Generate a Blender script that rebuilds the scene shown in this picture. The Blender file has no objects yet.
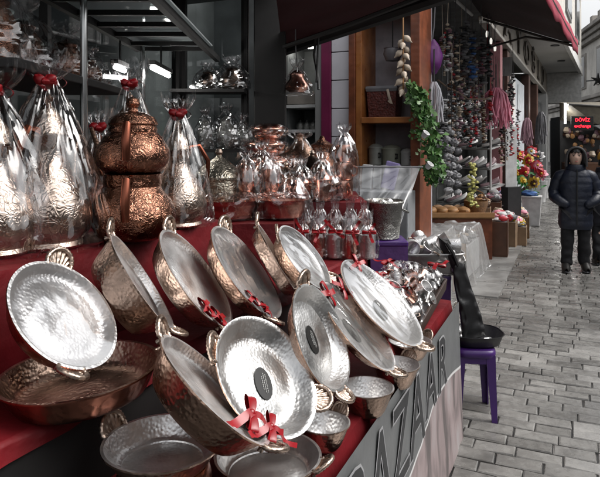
import bpy, math, random
import numpy as np
from mathutils import Vector, Matrix, noise

S = bpy.context.scene
COL = S.collection
R = math.radians
rng = random.Random(7)

# ---------------------------------------------------------------- camera, sky, sun, exposure
CAMZ, F, HOR = 1.55, 600.0, 140.0      # eye height (m), focal length in photo pixels, horizon row
cd = bpy.data.cameras.new('camera')
cd.sensor_width = 36.0
cd.lens = 36.0
cd.shift_y = -(238.5 - HOR) / 600.0
cd.clip_start = 0.05
cd.clip_end = 400
cam = bpy.data.objects.new('camera', cd)
COL.objects.link(cam)
cam.location = (0, 0, CAMZ)
cam.rotation_euler = (R(90), 0, 0)
S.camera = cam

SUN_EL, SUN_AZ = 52.0, 98.0            # degrees; azimuth measured clockwise from +Y
w = bpy.data.worlds.new('World')
S.world = w
w.use_nodes = True
wn = w.node_tree
bg = wn.nodes['Background']
sky = wn.nodes.new('ShaderNodeTexSky')
sky.sky_type = 'NISHITA'
sky.sun_disc = False
sky.sun_elevation = R(SUN_EL)
sky.sun_rotation = R(SUN_AZ)
sky.dust_density = 6.0
hs = wn.nodes.new('ShaderNodeHueSaturation')   # overcast: the cloud layer takes the blue out
hs.inputs['Saturation'].default_value = 0.12
wn.links.new(sky.outputs[0], hs.inputs['Color'])
wn.links.new(hs.outputs[0], bg.inputs['Color'])
bg.inputs['Strength'].default_value = 0.15
sd = bpy.data.lights.new('sun', 'SUN')
sd.energy = 0.75
sd.angle = R(40)
sd.color = (1.0, 0.945, 0.87)
sun = bpy.data.objects.new('sun', sd)
COL.objects.link(sun)
_d = Vector((math.sin(R(SUN_AZ)) * math.cos(R(SUN_EL)), math.cos(R(SUN_AZ)) * math.cos(R(SUN_EL)), math.sin(R(SUN_EL))))
sun.rotation_euler = _d.to_track_quat('Z', 'Y').to_euler()
S.view_settings.view_transform = 'Standard'
S.view_settings.look = 'None'
S.view_settings.exposure = 0.82
S.view_settings.gamma = 1.0
S.view_settings.use_curve_mapping = False
S.cycles.max_bounces = 10
S.cycles.transparent_max_bounces = 24
S.cycles.caustics_reflective = False
S.cycles.caustics_refractive = False
S.cycles.sample_clamp_indirect = 6

# ---------------------------------------------------------------- frames of reference
U = Vector((0.413, 0.911, 0)).normalized()     # along the street
V = Vector((U.y, -U.x, 0))                     # across it, towards the roadway
ANG = math.atan2(U.y, U.x)
def P(px, py, D):
    return Vector(((px - 300) / F * D, D, CAMZ - (py - HOR) / F * D))
def ST(s, t, z=0):
    return U * s + V * t + Vector((0, 0, z))
def STM(s, t, z=0, rz=0):
    return Matrix.Translation(ST(s, t, z)) @ Matrix.Rotation(ANG - math.pi / 2 + rz, 4, 'Z')   # local y along the street, x to the road

# ---------------------------------------------------------------- mesh builder
class MB:
    def __init__(self):
        self.v, self.f, self.m = [], [], []
    def add(self, vs, fs, mat=0, M=None):
        b = len(self.v)
        if M is not None:
            vs = [M @ Vector(p) for p in vs]
        self.v += [tuple(p) for p in vs]
        self.f += [tuple(i + b for i in f) for f in fs]
        self.m += [mat] * len(fs)
        return self
    def box(self, x0, x1, y0, y1, z0, z1, mat=0, M=None):
        vs = [(x, y, z) for z in (z0, z1) for y in (y0, y1) for x in (x0, x1)]
        return self.add(vs, [(0, 2, 3, 1), (4, 5, 7, 6), (0, 1, 5, 4), (2, 6, 7, 3), (0, 4, 6, 2), (1, 3, 7, 5)], mat, M)
    def hexa(self, b, t, mat=0):      # four bottom corners, four top corners (counter-clockwise)
        return self.add(list(b) + list(t), [(3, 2, 1, 0), (4, 5, 6, 7), (0, 1, 5, 4), (1, 2, 6, 5), (2, 3, 7, 6), (3, 0, 4, 7)], mat)
    def lathe(self, prof, n=32, mat=0, M=None, fn=None):
        vs, fs = [], []
        for (r, z) in prof:
            for k in range(n):
                a = 2 * math.pi * k / n
                p = Vector((r * math.cos(a), r * math.sin(a), z))
                vs.append(fn(p, a, z) if fn else p)
        for i in range(len(prof) - 1):
            for k in range(n):
                k2 = (k + 1) % n
                fs.append((i * n + k, i * n + k2, (i + 1) * n + k2, (i + 1) * n + k))
        return self.add(vs, fs, mat, M)
    def tube(self, pts, r, n=8, mat=0, M=None, caps=True, flat=1.0):
        pts = [Vector(p) for p in pts]
        k = len(pts)
        rs = r if isinstance(r, (list, tuple)) else [r] * k
        vs, fs = [], []
        ref = None
        for i, p in enumerate(pts):
            t = (pts[min(i + 1, k - 1)] - pts[max(i - 1, 0)])
            t = t.normalized() if t.length > 1e-9 else Vector((0, 0, 1))
            if ref is None:
                ref = Vector((0, 0, 1)) if abs(t.z) < 0.9 else Vector((1, 0, 0))
            a = (ref - t * ref.dot(t))
            a = a.normalized() if a.length > 1e-6 else t.orthogonal().normalized()
            b = t.cross(a)
            ref = a
            for j in range(n):
                q = 2 * math.pi * j / n
                vs.append(p + a * (rs[i] * math.cos(q)) + b * (rs[i] * flat * math.sin(q)))
        for i in range(k - 1):
            for j in range(n):
                j2 = (j + 1) % n
                fs.append((i * n + j, i * n + j2, (i + 1) * n + j2, (i + 1) * n + j))
        if caps:
            fs.append(tuple(reversed(range(n))))
            fs.append(tuple(range((k - 1) * n, k * n)))
        return self.add(vs, fs, mat, M)
    def grid(self, fn, nu, nv, mat=0, M=None, closed=False):
        vs = [fn(i / nu, j / nv) for j in range(nv + 1) for i in range(nu + (0 if closed else 1))]
        c = nu if closed else nu + 1
        fs = []
        for j in range(nv):
            for i in range(nu):
                i2 = (i + 1) % c
                fs.append((j * c + i, j * c + i2, (j + 1) * c + i2, (j + 1) * c + i))
        return self.add(vs, fs, mat, M)
    def ball(self, c, r, nu=12, nv=8, mat=0, M=None, jit=0, fr=3.0, seed=0):
        c = Vector(c)
        rx, ry, rz = r if isinstance(r, (list, tuple)) else (r, r, r)
        def fn(u, v):
            a, b = 2 * math.pi * u, math.pi * (v - 0.5) * 0.998
            d = Vector((math.cos(a) * math.cos(b), math.sin(a) * math.cos(b), math.sin(b)))
            k = 1 + (jit * noise.noise(d * fr + Vector((seed * 7.3, seed * 3.1, 0))) if jit else 0)
            return c + Vector((d.x * rx, d.y * ry, d.z * rz)) * k
        return self.grid(fn, nu, nv, mat, M, True)
    def build(self, name, mats, parent=None, smooth=True, angle=38, bevel=0, solid=0, sub=0):
        me = bpy.data.meshes.new(name)
        me.from_pydata(self.v, [], self.f)
        if not isinstance(mats, (list, tuple)):
            mats = [mats]
        for m in mats:
            me.materials.append(m)
        if len(mats) > 1:
            me.polygons.foreach_set('material_index', self.m)
        if smooth:
            me.polygons.foreach_set('use_smooth', [True] * len(me.polygons))
            me.set_sharp_from_angle(angle=R(angle))
        me.update()
        o = bpy.data.objects.new(name, me)
        COL.objects.link(o)
        if parent is not None:
            o.parent = parent
        if solid:
            q = o.modifiers.new('thick', 'SOLIDIFY'); q.thickness = solid; q.offset = 0
        if bevel:
            q = o.modifiers.new('soft_edge', 'BEVEL'); q.width = bevel; q.segments = 2; q.limit_method = 'ANGLE'
        if sub:
            q = o.modifiers.new('smooth', 'SUBSURF'); q.levels = sub; q.render_levels = sub
        return o

def tag(o, label=None, cat=None, group=None, kind=None):
    if label: o['label'] = label
    if cat: o['category'] = cat
    if group: o['group'] = group
    if kind: o['kind'] = kind
    return o
def empty(name, M, label, cat, group=None):
    o = bpy.data.objects.new(name, None)
    o.empty_display_size = 0.05
    COL.objects.link(o)
    if not isinstance(M, Matrix):
        M = Matrix.Translation(Vector(M))
    o.matrix_world = M
    return tag(o, label, cat, group)
def structure(o):
    o['kind'] = 'structure'
    return o
def copy_tree(o, parent=None):
    c = o.copy(); COL.objects.link(c)
    c.parent = parent
    if parent is not None: c.matrix_parent_inverse = o.matrix_parent_inverse.copy()
    for ch in list(o.children):
        copy_tree(ch, c)
    return c
def text_mesh(name, body, size, depth, mat, parent=None, M=None, align='CENTER', sx=1.0, off=0.0):
    cu = bpy.data.curves.new(name, 'FONT')
    cu.body = body; cu.size = size; cu.extrude = depth; cu.align_x = align; cu.offset = off
    cu.resolution_u = 3
    o = bpy.data.objects.new(name, cu); COL.objects.link(o)
    dg = bpy.context.evaluated_depsgraph_get(); dg.update()
    me = bpy.data.meshes.new_from_object(o.evaluated_get(dg))
    COL.objects.unlink(o); bpy.data.objects.remove(o)
    me.transform(Matrix.Diagonal((sx, 1, 1, 1)))
    if M is not None: me.transform(M)
    me.materials.clear(); me.materials.append(mat)
    m = bpy.data.objects.new(name, me); COL.objects.link(m)
    if parent is not None: m.parent = parent
    return m

# ---------------------------------------------------------------- materials
def mat(name, base, metal=0.0, rough=0.5, bump=None, var=0.0, vscale=6.0, rvar=0.0, spec=0.5, trans=0.0, emit=None, estr=0.0,
        coat=0.0, second=None, sheen=0.0, alpha=1.0, rscale=None, sss=0):
    m = bpy.data.materials.new(name); m.use_nodes = True
    nt = m.node_tree; N = nt.nodes; L = nt.links
    b = N['Principled BSDF']
    b.inputs['Base Color'].default_value = (*base, 1)
    b.inputs['Metallic'].default_value = metal
    b.inputs['Roughness'].default_value = rough
    b.inputs['Specular IOR Level'].default_value = spec
    b.inputs['Transmission Weight'].default_value = trans
    b.inputs['Coat Weight'].default_value = coat
    b.inputs['Sheen Weight'].default_value = sheen
    b.inputs['Alpha'].default_value = alpha
    if emit:
        b.inputs['Emission Color'].default_value = (*emit, 1); b.inputs['Emission Strength'].default_value = estr
    tc = N.new('ShaderNodeTexCoord')
    if var or second:
        nz = N.new('ShaderNodeTexNoise'); nz.inputs['Scale'].default_value = vscale; nz.inputs['Detail'].default_value = 5
        L.new(tc.outputs['Object'], nz.inputs['Vector'])
        rp = N.new('ShaderNodeValToRGB')
        c2 = second if second else tuple(min(1, c * (1 + var)) for c in base)
        c1 = base if second else tuple(c * (1 - var) for c in base)
        rp.color_ramp.elements[0].position = 0.36; rp.color_ramp.elements[0].color = (*c1, 1)
        rp.color_ramp.elements[1].position = 0.66; rp.color_ramp.elements[1].color = (*c2, 1)
        L.new(nz.outputs['Fac'], rp.inputs[0]); L.new(rp.outputs[0], b.inputs['Base Color'])
    if rvar:
        n2 = N.new('ShaderNodeTexNoise'); n2.inputs['Scale'].default_value = rscale or vscale * 1.7; n2.inputs['Detail'].default_value = 6
        L.new(tc.outputs['Object'], n2.inputs['Vector'])
        mr = N.new('ShaderNodeMapRange'); mr.inputs[1].default_value = 0.3; mr.inputs[2].default_value = 0.7
        mr.inputs[3].default_value = max(0.02, rough - rvar); mr.inputs[4].default_value = rough + rvar
        L.new(n2.outputs['Fac'], mr.inputs[0]); L.new(mr.outputs[0], b.inputs['Roughness'])
    if bump:
        kind, sc, st, dist = bump
        if kind == 'hammer':
            t = N.new('ShaderNodeTexVoronoi'); t.feature = 'SMOOTH_F1'; t.inputs['Scale'].default_value = sc; out = t.outputs['Distance']
            if 'Smoothness' in t.inputs: t.inputs['Smoothness'].default_value = 0.6
        elif kind == 'engrave':
            t = N.new('ShaderNodeTexNoise'); t.inputs['Scale'].default_value = sc; t.inputs['Detail'].default_value = 1.5
            t.inputs['Distortion'].default_value = 2.2
            mm = N.new('ShaderNodeMath'); mm.operation = 'MULTIPLY'; mm.inputs[1].default_value = 26
            sn = N.new('ShaderNodeMath'); sn.operation = 'SINE'
            L.new(t.outputs['Fac'], mm.inputs[0]); L.new(mm.outputs[0], sn.inputs[0]); out = sn.outputs[0]
        elif kind == 'rings':
            t = N.new('ShaderNodeTexWave'); t.wave_type = 'RINGS'; t.rings_direction = 'Z'; t.inputs['Scale'].default_value = sc
            t.inputs['Distortion'].default_value = 0.6; t.inputs['Detail'].default_value = 1; out = t.outputs['Fac']
        elif kind == 'weave':
            t = N.new('ShaderNodeTexWave'); t.wave_type = 'BANDS'; t.bands_direction = 'Z'; t.inputs['Scale'].default_value = sc
            t.inputs['Distortion'].default_value = 3; out = t.outputs['Fac']
        else:
            t = N.new('ShaderNodeTexNoise'); t.inputs['Scale'].default_value = sc; t.inputs['Detail'].default_value = 6; out = t.outputs['Fac']
        L.new(tc.outputs['Object'], t.inputs['Vector'])
        bm = N.new('ShaderNodeBump'); bm.inputs['Strength'].default_value = st; bm.inputs['Distance'].default_value = dist
        L.new(out, bm.inputs['Height']); L.new(bm.outputs[0], b.inputs['Normal'])
    return m

def clear_film(name, tint=(0.93, 0.93, 0.94), base=0.10, rough=0.07, scale=60.0, frost=0.0, frost_col=(0.7, 0.7, 0.72)):
    m = bpy.data.materials.new(name); m.use_nodes = True
    nt = m.node_tree; N = nt.nodes; L = nt.links
    for n in list(N): N.remove(n)
    out = N.new('ShaderNodeOutputMaterial')
    tr = N.new('ShaderNodeBsdfTransparent'); tr.inputs[0].default_value = (*tint, 1)
    gl = N.new('ShaderNodeBsdfGlossy'); gl.inputs['Roughness'].default_value = rough; gl.inputs[0].default_value = (1, 1, 1, 1)
    lw = N.new('ShaderNodeLayerWeight'); lw.inputs[0].default_value = 0.16
    ad = N.new('ShaderNodeMath'); ad.operation = 'MULTIPLY_ADD'; ad.inputs[1].default_value = 0.75; ad.inputs[2].default_value = base
    ad.use_clamp = True
    tc = N.new('ShaderNodeTexCoord')
    nz = N.new('ShaderNodeTexNoise'); nz.inputs['Scale'].default_value = scale; nz.inputs['Detail'].default_value = 4
    nz.inputs['Distortion'].default_value = 0.5; nz.inputs['Roughness'].default_value = 0.4
    bm = N.new('ShaderNodeBump'); bm.inputs['Strength'].default_value = 0.4; bm.inputs['Distance'].default_value = 0.003
    L.new(tc.outputs['Object'], nz.inputs['Vector']); L.new(nz.outputs['Fac'], bm.inputs['Height'])
    L.new(bm.outputs[0], gl.inputs['Normal']); L.new(bm.outputs[0], lw.inputs['Normal'])
    L.new(lw.outputs['Facing'], ad.inputs[0])
    mx = N.new('ShaderNodeMixShader')
    L.new(ad.outputs[0], mx.inputs[0]); L.new(tr.outputs[0], mx.inputs[1]); L.new(gl.outputs[0], mx.inputs[2])
    last = mx
    if frost:
        df = N.new('ShaderNodeBsdfDiffuse'); df.inputs[0].default_value = (*frost_col, 1)
        tl = N.new('ShaderNodeBsdfTranslucent'); tl.inputs[0].default_value = (*frost_col, 1)
        m1 = N.new('ShaderNodeMixShader'); m1.inputs[0].default_value = 0.4
        L.new(df.outputs[0], m1.inputs[1]); L.new(tl.outputs[0], m1.inputs[2])
        m2 = N.new('ShaderNodeMixShader'); m2.inputs[0].default_value = frost
        L.new(mx.outputs[0], m2.inputs[1]); L.new(m1.outputs[0], m2.inputs[2]); last = m2
    L.new(last.outputs[0], out.inputs[0])
    return m

COPPER = mat('hammered_copper', (0.50, 0.33, 0.245), 1, 0.3, ('hammer', 100, 0.6, 0.0025), var=0.22, vscale=9, rvar=0.08)
COPPER_DARK = mat('aged_copper', (0.26, 0.128, 0.085), 1, 0.24, ('engrave', 34, 0.5, 0.0012), var=0.3, vscale=8, rvar=0.08)
COPPER_DISH = mat('dull_red_copper', (0.30, 0.12, 0.08), 1, 0.3, ('hammer', 50, 0.5, 0.003), var=0.3, vscale=8, rvar=0.1)
COPPER_HANDLE = mat('dark_copper_handle', (0.19, 0.06, 0.035), 0.9, 0.25, var=0.2)
COPPER_PLAIN = mat('polished_copper', (0.72, 0.40, 0.31), 1, 0.2, ('noise', 25, 0.3, 0.003), var=0.15, rvar=0.06)
BROWN_COPPER = mat('brown_tinned_copper', (0.44, 0.32, 0.255), 1, 0.32, ('hammer', 105, 0.6, 0.0025), var=0.3, vscale=8, rvar=0.1)
TIN = mat('tin_lining', (0.74, 0.735, 0.73), 1, 0.42, ('hammer', 125, 0.5, 0.002), var=0.08, vscale=8, rvar=0.1)
TIN_RING = mat('ringed_tin', (0.60, 0.60, 0.595), 1, 0.40, ('hammer', 125, 0.45, 0.002), var=0.12, vscale=9, rvar=0.09)
TIN_SCRATCH = mat('wrapped_tin', (0.70, 0.695, 0.69), 1, 0.36, ('hammer', 120, 0.5, 0.002), var=0.08, vscale=5, rvar=0.08)
BRASS = mat('cast_brass', (0.42, 0.33, 0.27), 1, 0.36, ('hammer', 120, 0.6, 0.002), var=0.3, vscale=30, rvar=0.1)
PEWTER = mat('engraved_pewter', (0.25, 0.25, 0.235), 1, 0.45, ('engrave', 26, 0.5, 0.0015), var=0.35, vscale=10, rvar=0.1)
DARKPOT = mat('dark_patinated_copper', (0.10, 0.075, 0.06), 1, 0.33, ('hammer', 50, 0.4, 0.004), var=0.35, vscale=9, rvar=0.1)
DARKGREEN = mat('dark_tin_pot', (0.42, 0.38, 0.31), 1, 0.3, ('engrave', 15, 0.4, 0.003), var=0.25)
SILVER = mat('embossed_bronze', (0.52, 0.42, 0.35), 1, 0.27, ('engrave', 20, 0.35, 0.0013), var=0.25, vscale=9, rvar=0.08)
FILM = clear_film('cellophane', base=0.05, scale=14, rough=0.06)
TIGHT = clear_film('tight_cellophane', base=0.24, rough=0.11, scale=11, frost=0.04, frost_col=(0.8, 0.8, 0.8))
FILM_DENSE = clear_film('crumpled_cellophane', base=0.13, rough=0.07, scale=20)
FILM_DARK = clear_film('cellophane_thin', base=0.03, rough=0.12, scale=45)
SHEET = clear_film('plastic_sheet', base=0.08, rough=0.2, scale=8, frost=0.24, frost_col=(0.62, 0.64, 0.66))
BAGPLASTIC = clear_film('milky_plastic', base=0.14, rough=0.16, scale=16, frost=0.24, frost_col=(0.75, 0.75, 0.74))
REFL_GREY = clear_film('painted_reflection', tint=(0.62, 0.68, 0.68), base=0.05, rough=0.05, scale=2, frost=0.6, frost_col=(0.6, 0.64, 0.65))  # grey frost is the window's reflection put into the colour
PANE = clear_film('window_glass', tint=(0.8, 0.83, 0.83), base=0.04, rough=0.02, scale=0.5)
RED_CLOTH = mat('red_tablecloth_satin', (0.12, 0.004, 0.007), 0, 0.6, ('noise', 9, 0.6, 0.02), var=0.3, vscale=4, spec=0.3)
RIBBON = mat('red_ribbon', (0.24, 0.004, 0.008), 0, 0.32, var=0.15)
BLACKLABEL = mat('black_sticker', (0.012, 0.012, 0.012), 0, 0.35)
GREYPRINT = mat('grey_print', (0.30, 0.30, 0.29), 0, 0.5)
BLACK = mat('black_plastic', (0.010, 0.010, 0.011), 0, 0.4, ('noise', 40, 0.2, 0.003), rvar=0.08)
BLACKMAT = mat('black_paint', (0.010, 0.0095, 0.0095), 0, 0.6, ('noise', 30, 0.2, 0.003), var=0.3)
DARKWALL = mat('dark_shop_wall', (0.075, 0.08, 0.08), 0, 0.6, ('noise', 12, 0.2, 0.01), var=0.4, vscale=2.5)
PURPLE = mat('purple_plastic', (0.043, 0.012, 0.11), 0, 0.36, ('noise', 30, 0.1, 0.003), var=0.12)
PURPLE_CLOTH = mat('purple_cloth', (0.055, 0.02, 0.10), 0, 0.8, ('noise', 14, 0.5, 0.01), var=0.3)
AWN = mat('maroon_awning_cloth', (0.028, 0.004, 0.007), 0, 0.8, ('noise', 160, 0.3, 0.002), var=0.2, vscale=3)
def translucent_cloth(m, col, f):
    nt = m.node_tree; N = nt.nodes; L = nt.links
    tl = N.new('ShaderNodeBsdfTranslucent'); tl.inputs[0].default_value = (*col, 1)
    mx = N.new('ShaderNodeMixShader'); mx.inputs[0].default_value = f
    o = [n for n in N if n.type == 'OUTPUT_MATERIAL'][0]
    L.new(N['Principled BSDF'].outputs[0], mx.inputs[1]); L.new(tl.outputs[0], mx.inputs[2]); L.new(mx.outputs[0], o.inputs[0])
translucent_cloth(AWN, (0.008, 0.002, 0.002), 0.25)
AWN2 = mat('brown_awning_cloth', (0.028, 0.012, 0.012), 0, 0.85, ('noise', 160, 0.3, 0.002), var=0.25, vscale=3)
VALANCE = mat('red_valance_cloth', (0.32, 0.03, 0.06), 0, 0.75, ('noise', 60, 0.3, 0.004), var=0.2, vscale=3)
TILE = mat('pale_lilac_tile', (0.68, 0.66, 0.70), 0, 0.35, ('noise', 8, 0.1, 0.005), var=0.08, vscale=3, rvar=0.1)
GROUT = mat('dark_grout', (0.12, 0.11, 0.11), 0, 0.8)
MAROON = mat('maroon_trim', (0.17, 0.015, 0.065), 0, 0.4, var=0.15)
WOOD = mat('varnished_wood', (0.38, 0.15, 0.045), 0, 0.35, ('weave', 6, 0.15, 0.003), second=(0.25, 0.085, 0.025), vscale=7, rvar=0.1)
WOOD_RED = mat('red_brown_wood', (0.17, 0.05, 0.022), 0, 0.4, ('weave', 6, 0.15, 0.003), var=0.3, vscale=7)
CARD = mat('cardboard', (0.27, 0.18, 0.11), 0, 0.8, ('noise', 20, 0.2, 0.004), var=0.2, vscale=5)
WICKER = mat('wicker', (0.30, 0.15, 0.05), 0, 0.6, ('weave', 60, 0.9, 0.006), var=0.35, vscale=40)
WICKER_RED = mat('red_brown_wicker', (0.11, 0.03, 0.025), 0, 0.5, ('hammer', 60, 0.9, 0.006), var=0.4, vscale=50)
PLASTERW = mat('white_plaster', (0.55, 0.55, 0.54), 0, 0.8, ('noise', 20, 0.2, 0.005), var=0.1, vscale=1.5)
GREYCLAD = mat('grey_cladding', (0.24, 0.24, 0.235), 0, 0.55, ('noise', 10, 0.1, 0.005), var=0.12, vscale=1.2)
SOFFIT = mat('soffit_panel', (0.42, 0.42, 0.41), 0, 0.6, var=0.1, vscale=0.8)
STONE = mat('weathered_limestone', (0.60, 0.575, 0.53), 0, 0.9, ('noise', 5, 0.6, 0.04), var=0.28, vscale=0.7)
STONE_DARK = mat('sooty_limestone', (0.33, 0.31, 0.285), 0, 0.9, ('noise', 7, 0.6, 0.03), var=0.3, vscale=1.1)
SIGNBAND = mat('beige_sign_band', (0.22, 0.195, 0.165), 0, 0.55, var=0.15, vscale=0.8)
BRONZE = mat('bronze_letter', (0.06, 0.048, 0.04), 0.6, 0.4, var=0.2)
LAMP = mat('lamp_tube', (0.8, 0.8, 0.8), 0, 0.4, emit=(1, 0.98, 0.94), estr=26.0)
DOWNLIGHT = mat('downlight_lens', (0.8, 0.8, 0.8), 0, 0.4, emit=(1, 0.97, 0.9), estr=12.0)
LED = mat('red_led', (0.4, 0.0, 0.0), 0, 0.4, emit=(1.0, 0.02, 0.04), estr=2.6)
CHROME = mat('chrome_pole', (0.45, 0.46, 0.46), 1, 0.2, rvar=0.05)
WHITEPAINT = mat('white_metal_paint', (0.62, 0.62, 0.61), 0, 0.4, var=0.1)
LEAF = mat('ivy_leaf', (0.035, 0.105, 0.022), 0, 0.4, second=(0.09, 0.17, 0.05), vscale=14)
SKIN = mat('skin', (0.64, 0.43, 0.335), 0, 0.5, var=0.08, vscale=12)
HAIR = mat('black_hair', (0.012, 0.010, 0.009), 0, 0.45)
NAVY = mat('navy_quilted_nylon', (0.009, 0.013, 0.026), 0, 0.45, ('noise', 22, 0.5, 0.012), var=0.25, vscale=5)
TROUSER = mat('black_trouser', (0.009, 0.009, 0.011), 0, 0.8, ('noise', 25, 0.5, 0.01), var=0.2)
def plain(name, c, rough=0.5, metal=0.0, var=0.15):
    return mat(name, c, metal, rough, var=var, vscale=9)
C_RED, C_YEL, C_GRN, C_PNK = plain('red_fabric', (0.45, 0.02, 0.03)), plain('yellow_fabric', (0.55, 0.36, 0.03)), plain('green_fabric', (0.05, 0.22, 0.06)), plain('pink_ribbon', (0.72, 0.27, 0.36))
C_WHT, C_BLU, C_PUR, C_LIL = plain('white_fabric', (0.6, 0.6, 0.6)), plain('blue_fabric', (0.05, 0.13, 0.35)), plain('purple_bag', (0.13, 0.02, 0.16)), plain('lilac_packet', (0.38, 0.32, 0.62))
C_GRY, C_TAN, C_CRM = plain('grey_fabric', (0.16, 0.16, 0.17)), plain('tan_wood', (0.42, 0.22, 0.09)), plain('cream_garlic', (0.50, 0.41, 0.32))
C_DGR = plain('charcoal_fabric', (0.04, 0.04, 0.042)); C_MUS = plain('mustard_knit', (0.55, 0.30, 0.04), 0.9)
RUBBER = plain('black_rubber', (0.012, 0.012, 0.012), 0.6)
C_BRN = plain('brown_leather', (0.10, 0.045, 0.025), 0.4); C_MAUVE = plain('mauve_cloth', (0.22, 0.12, 0.15))

# wet setts: grey basalt, each sett its own tone through a mesh attribute, gloss broken up by damp patches
def sett_material():
    m = mat('wet_basalt_sett', (0.2, 0.2, 0.2), 0, 0.35, ('noise', 30, 0.45, 0.005), spec=0.55)
    nt = m.node_tree; N = nt.nodes; L = nt.links; b = N['Principled BSDF']
    at = N.new('ShaderNodeAttribute'); at.attribute_name = 'tone'
    tc = N.new('ShaderNodeTexCoord')
    nz = N.new('ShaderNodeTexNoise'); nz.inputs['Scale'].default_value = 24; nz.inputs['Detail'].default_value = 8
    L.new(tc.outputs['Object'], nz.inputs['Vector'])
    big = N.new('ShaderNodeTexNoise'); big.inputs['Scale'].default_value = 0.9; big.inputs['Detail'].default_value = 4
    L.new(tc.outputs['Object'], big.inputs['Vector'])
    a = N.new('ShaderNodeMath'); a.operation = 'MULTIPLY_ADD'; a.inputs[1].default_value = 0.5
    L.new(nz.outputs['Fac'], a.inputs[0]); L.new(at.outputs['Fac'], a.inputs[2])
    rp = N.new('ShaderNodeValToRGB')
    rp.color_ramp.elements[0].position = 0.3; rp.color_ramp.elements[0].color = (0.125, 0.121, 0.114, 1)
    rp.color_ramp.elements[1].position = 1.0; rp.color_ramp.elements[1].color = (0.28, 0.272, 0.258, 1)
    L.new(a.outputs[0], rp.inputs[0])
    st = N.new('ShaderNodeTexNoise'); st.inputs['Scale'].default_value = 1.7; st.inputs['Detail'].default_value = 9; st.inputs['Roughness'].default_value = 0.65
    L.new(tc.outputs['Object'], st.inputs['Vector'])
    sr = N.new('ShaderNodeMapRange'); sr.inputs[1].default_value = 0.40; sr.inputs[2].default_value = 0.60; sr.inputs[3].default_value = 0.62; sr.inputs[4].default_value = 1.12
    L.new(st.outputs['Fac'], sr.inputs[0])
    ml = N.new('ShaderNodeMixRGB'); ml.blend_type = 'MULTIPLY'; ml.inputs[0].default_value = 1.0
    L.new(rp.outputs[0], ml.inputs[1]); L.new(sr.outputs[0], ml.inputs[2]); L.new(ml.outputs[0], b.inputs['Base Color'])
    mr = N.new('ShaderNodeMapRange'); mr.inputs[1].default_value = 0.35; mr.inputs[2].default_value = 0.68
    mr.inputs[3].default_value = 0.13; mr.inputs[4].default_value = 0.42
    ad = N.new('ShaderNodeMath'); ad.operation = 'MULTIPLY_ADD'; ad.inputs[1].default_value = 0.45
    L.new(nz.outputs['Fac'], ad.inputs[0]); 
    sc = N.new('ShaderNodeMath'); sc.operation = 'MULTIPLY'; sc.inputs[1].default_value = 0.55
    L.new(st.outputs['Fac'], sc.inputs[0]); L.new(sc.outputs[0], ad.inputs[2])
    L.new(ad.outputs[0], mr.inputs[0]); L.new(mr.outputs[0], b.inputs['Roughness'])
    return m
SETT = sett_material()
JOINT = mat('dark_wet_joint', (0.028, 0.027, 0.026), 0, 0.35, ('noise', 40, 0.5, 0.006), var=0.3)

# ================================================================ THE SETTING
g = MB(); g.add([(-60, -30, 0), (90, -30, 0), (90, 120, 0), (-60, 120, 0)], [(0, 1, 2, 3)])
structure(g.build('ground', JOINT, smooth=False))

def setts():
    mb = MB(); tone = []
    rs, rl = 0.105, 0.200
    q = random.Random(3)
    n_s = int((40 - 1.2) / rs)
    for i in range(n_s):
        s0 = 1.2 + i * rs
        tmin, tmax = -1.65, 1.2 + 0.12 * s0
        off = (i % 2) * rl / 2 + q.uniform(-0.02, 0.02)
        k = 0
        t = tmin + off - rl
        while t < tmax:
            ln = rl * q.uniform(0.86, 1.14)
            gap = 0.0035
            a0, a1, b0, b1 = s0 + gap, s0 + rs - gap, t + gap, t + ln - gap
            h = 0.011 + q.uniform(-0.0025, 0.0025)
            tl, tt = q.uniform(-0.0022, 0.0022), q.uniform(-0.0022, 0.0022)
            e = 0.006
            j = lambda: q.uniform(-0.003, 0.003)
            base = [ST(a0, b0, -0.01), ST(a1, b0, -0.01), ST(a1, b1, -0.01), ST(a0, b1, -0.01)]
            mid = [ST(a0 + j(), b0 + j(), h - 0.005), ST(a1 + j(), b0 + j(), h - 0.005), ST(a1 + j(), b1 + j(), h - 0.005), ST(a0 + j(), b1 + j(), h - 0.005)]
            top = [ST(a0 + e, b0 + e, h - tl - tt), ST(a1 - e, b0 + e, h + tl - tt), ST(a1 - e, b1 - e, h + tl + tt), ST(a0 + e, b1 - e, h - tl + tt)]
            fs = [(11, 10, 9, 8)]
            for r0 in (0, 4):
                for c in range(4):
                    c2 = (c + 1) % 4
                    fs.append((r0 + c2, r0 + c, r0 + 4 + c, r0 + 4 + c2))
            mb.add(base + mid + top, fs)
            tone += [q.random() ** 1.2 * 0.55 + 0.1] * 12
            t += ln
    o = mb.build('pavement', SETT, smooth=False)
    at = o.data.attributes.new('tone', 'FLOAT', 'POINT')
    at.data.foreach_set('value', tone)
    return structure(o)
setts()

def gutter():
    b = MB(); q = random.Random(41); s = 6.1
    while s < 26:
        l = q.uniform(0.5, 0.8); t = -1.75
        for w_ in (0.38, 0.36, 0.36):
            z = 0.021 + q.uniform(-0.002, 0.002); e = 0.006
            lo = [ST(s, t + 0.003, 0.0), ST(s + l - 0.006, t + 0.003, 0.0), ST(s + l - 0.006, t + w_ - 0.003, 0.0), ST(s, t + w_ - 0.003, 0.0)]
            hi = [ST(s + e, t + 0.003 + e, z), ST(s + l - 0.006 - e, t + 0.003 + e, z), ST(s + l - 0.006 - e, t + w_ - 0.003 - e, z), ST(s + e, t + w_ - 0.003 - e, z)]
            b.hexa(lo[::-1] if False else lo, hi); t += w_
        s += l
    o = b.build('kerb_strip', mat('grey_flagstone', (0.22, 0.217, 0.21), 0, 0.4, ('noise', 14, 0.5, 0.006), var=0.3, vscale=3.5, rvar=0.14), smooth=False)
    return structure(o)
gutter()

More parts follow.
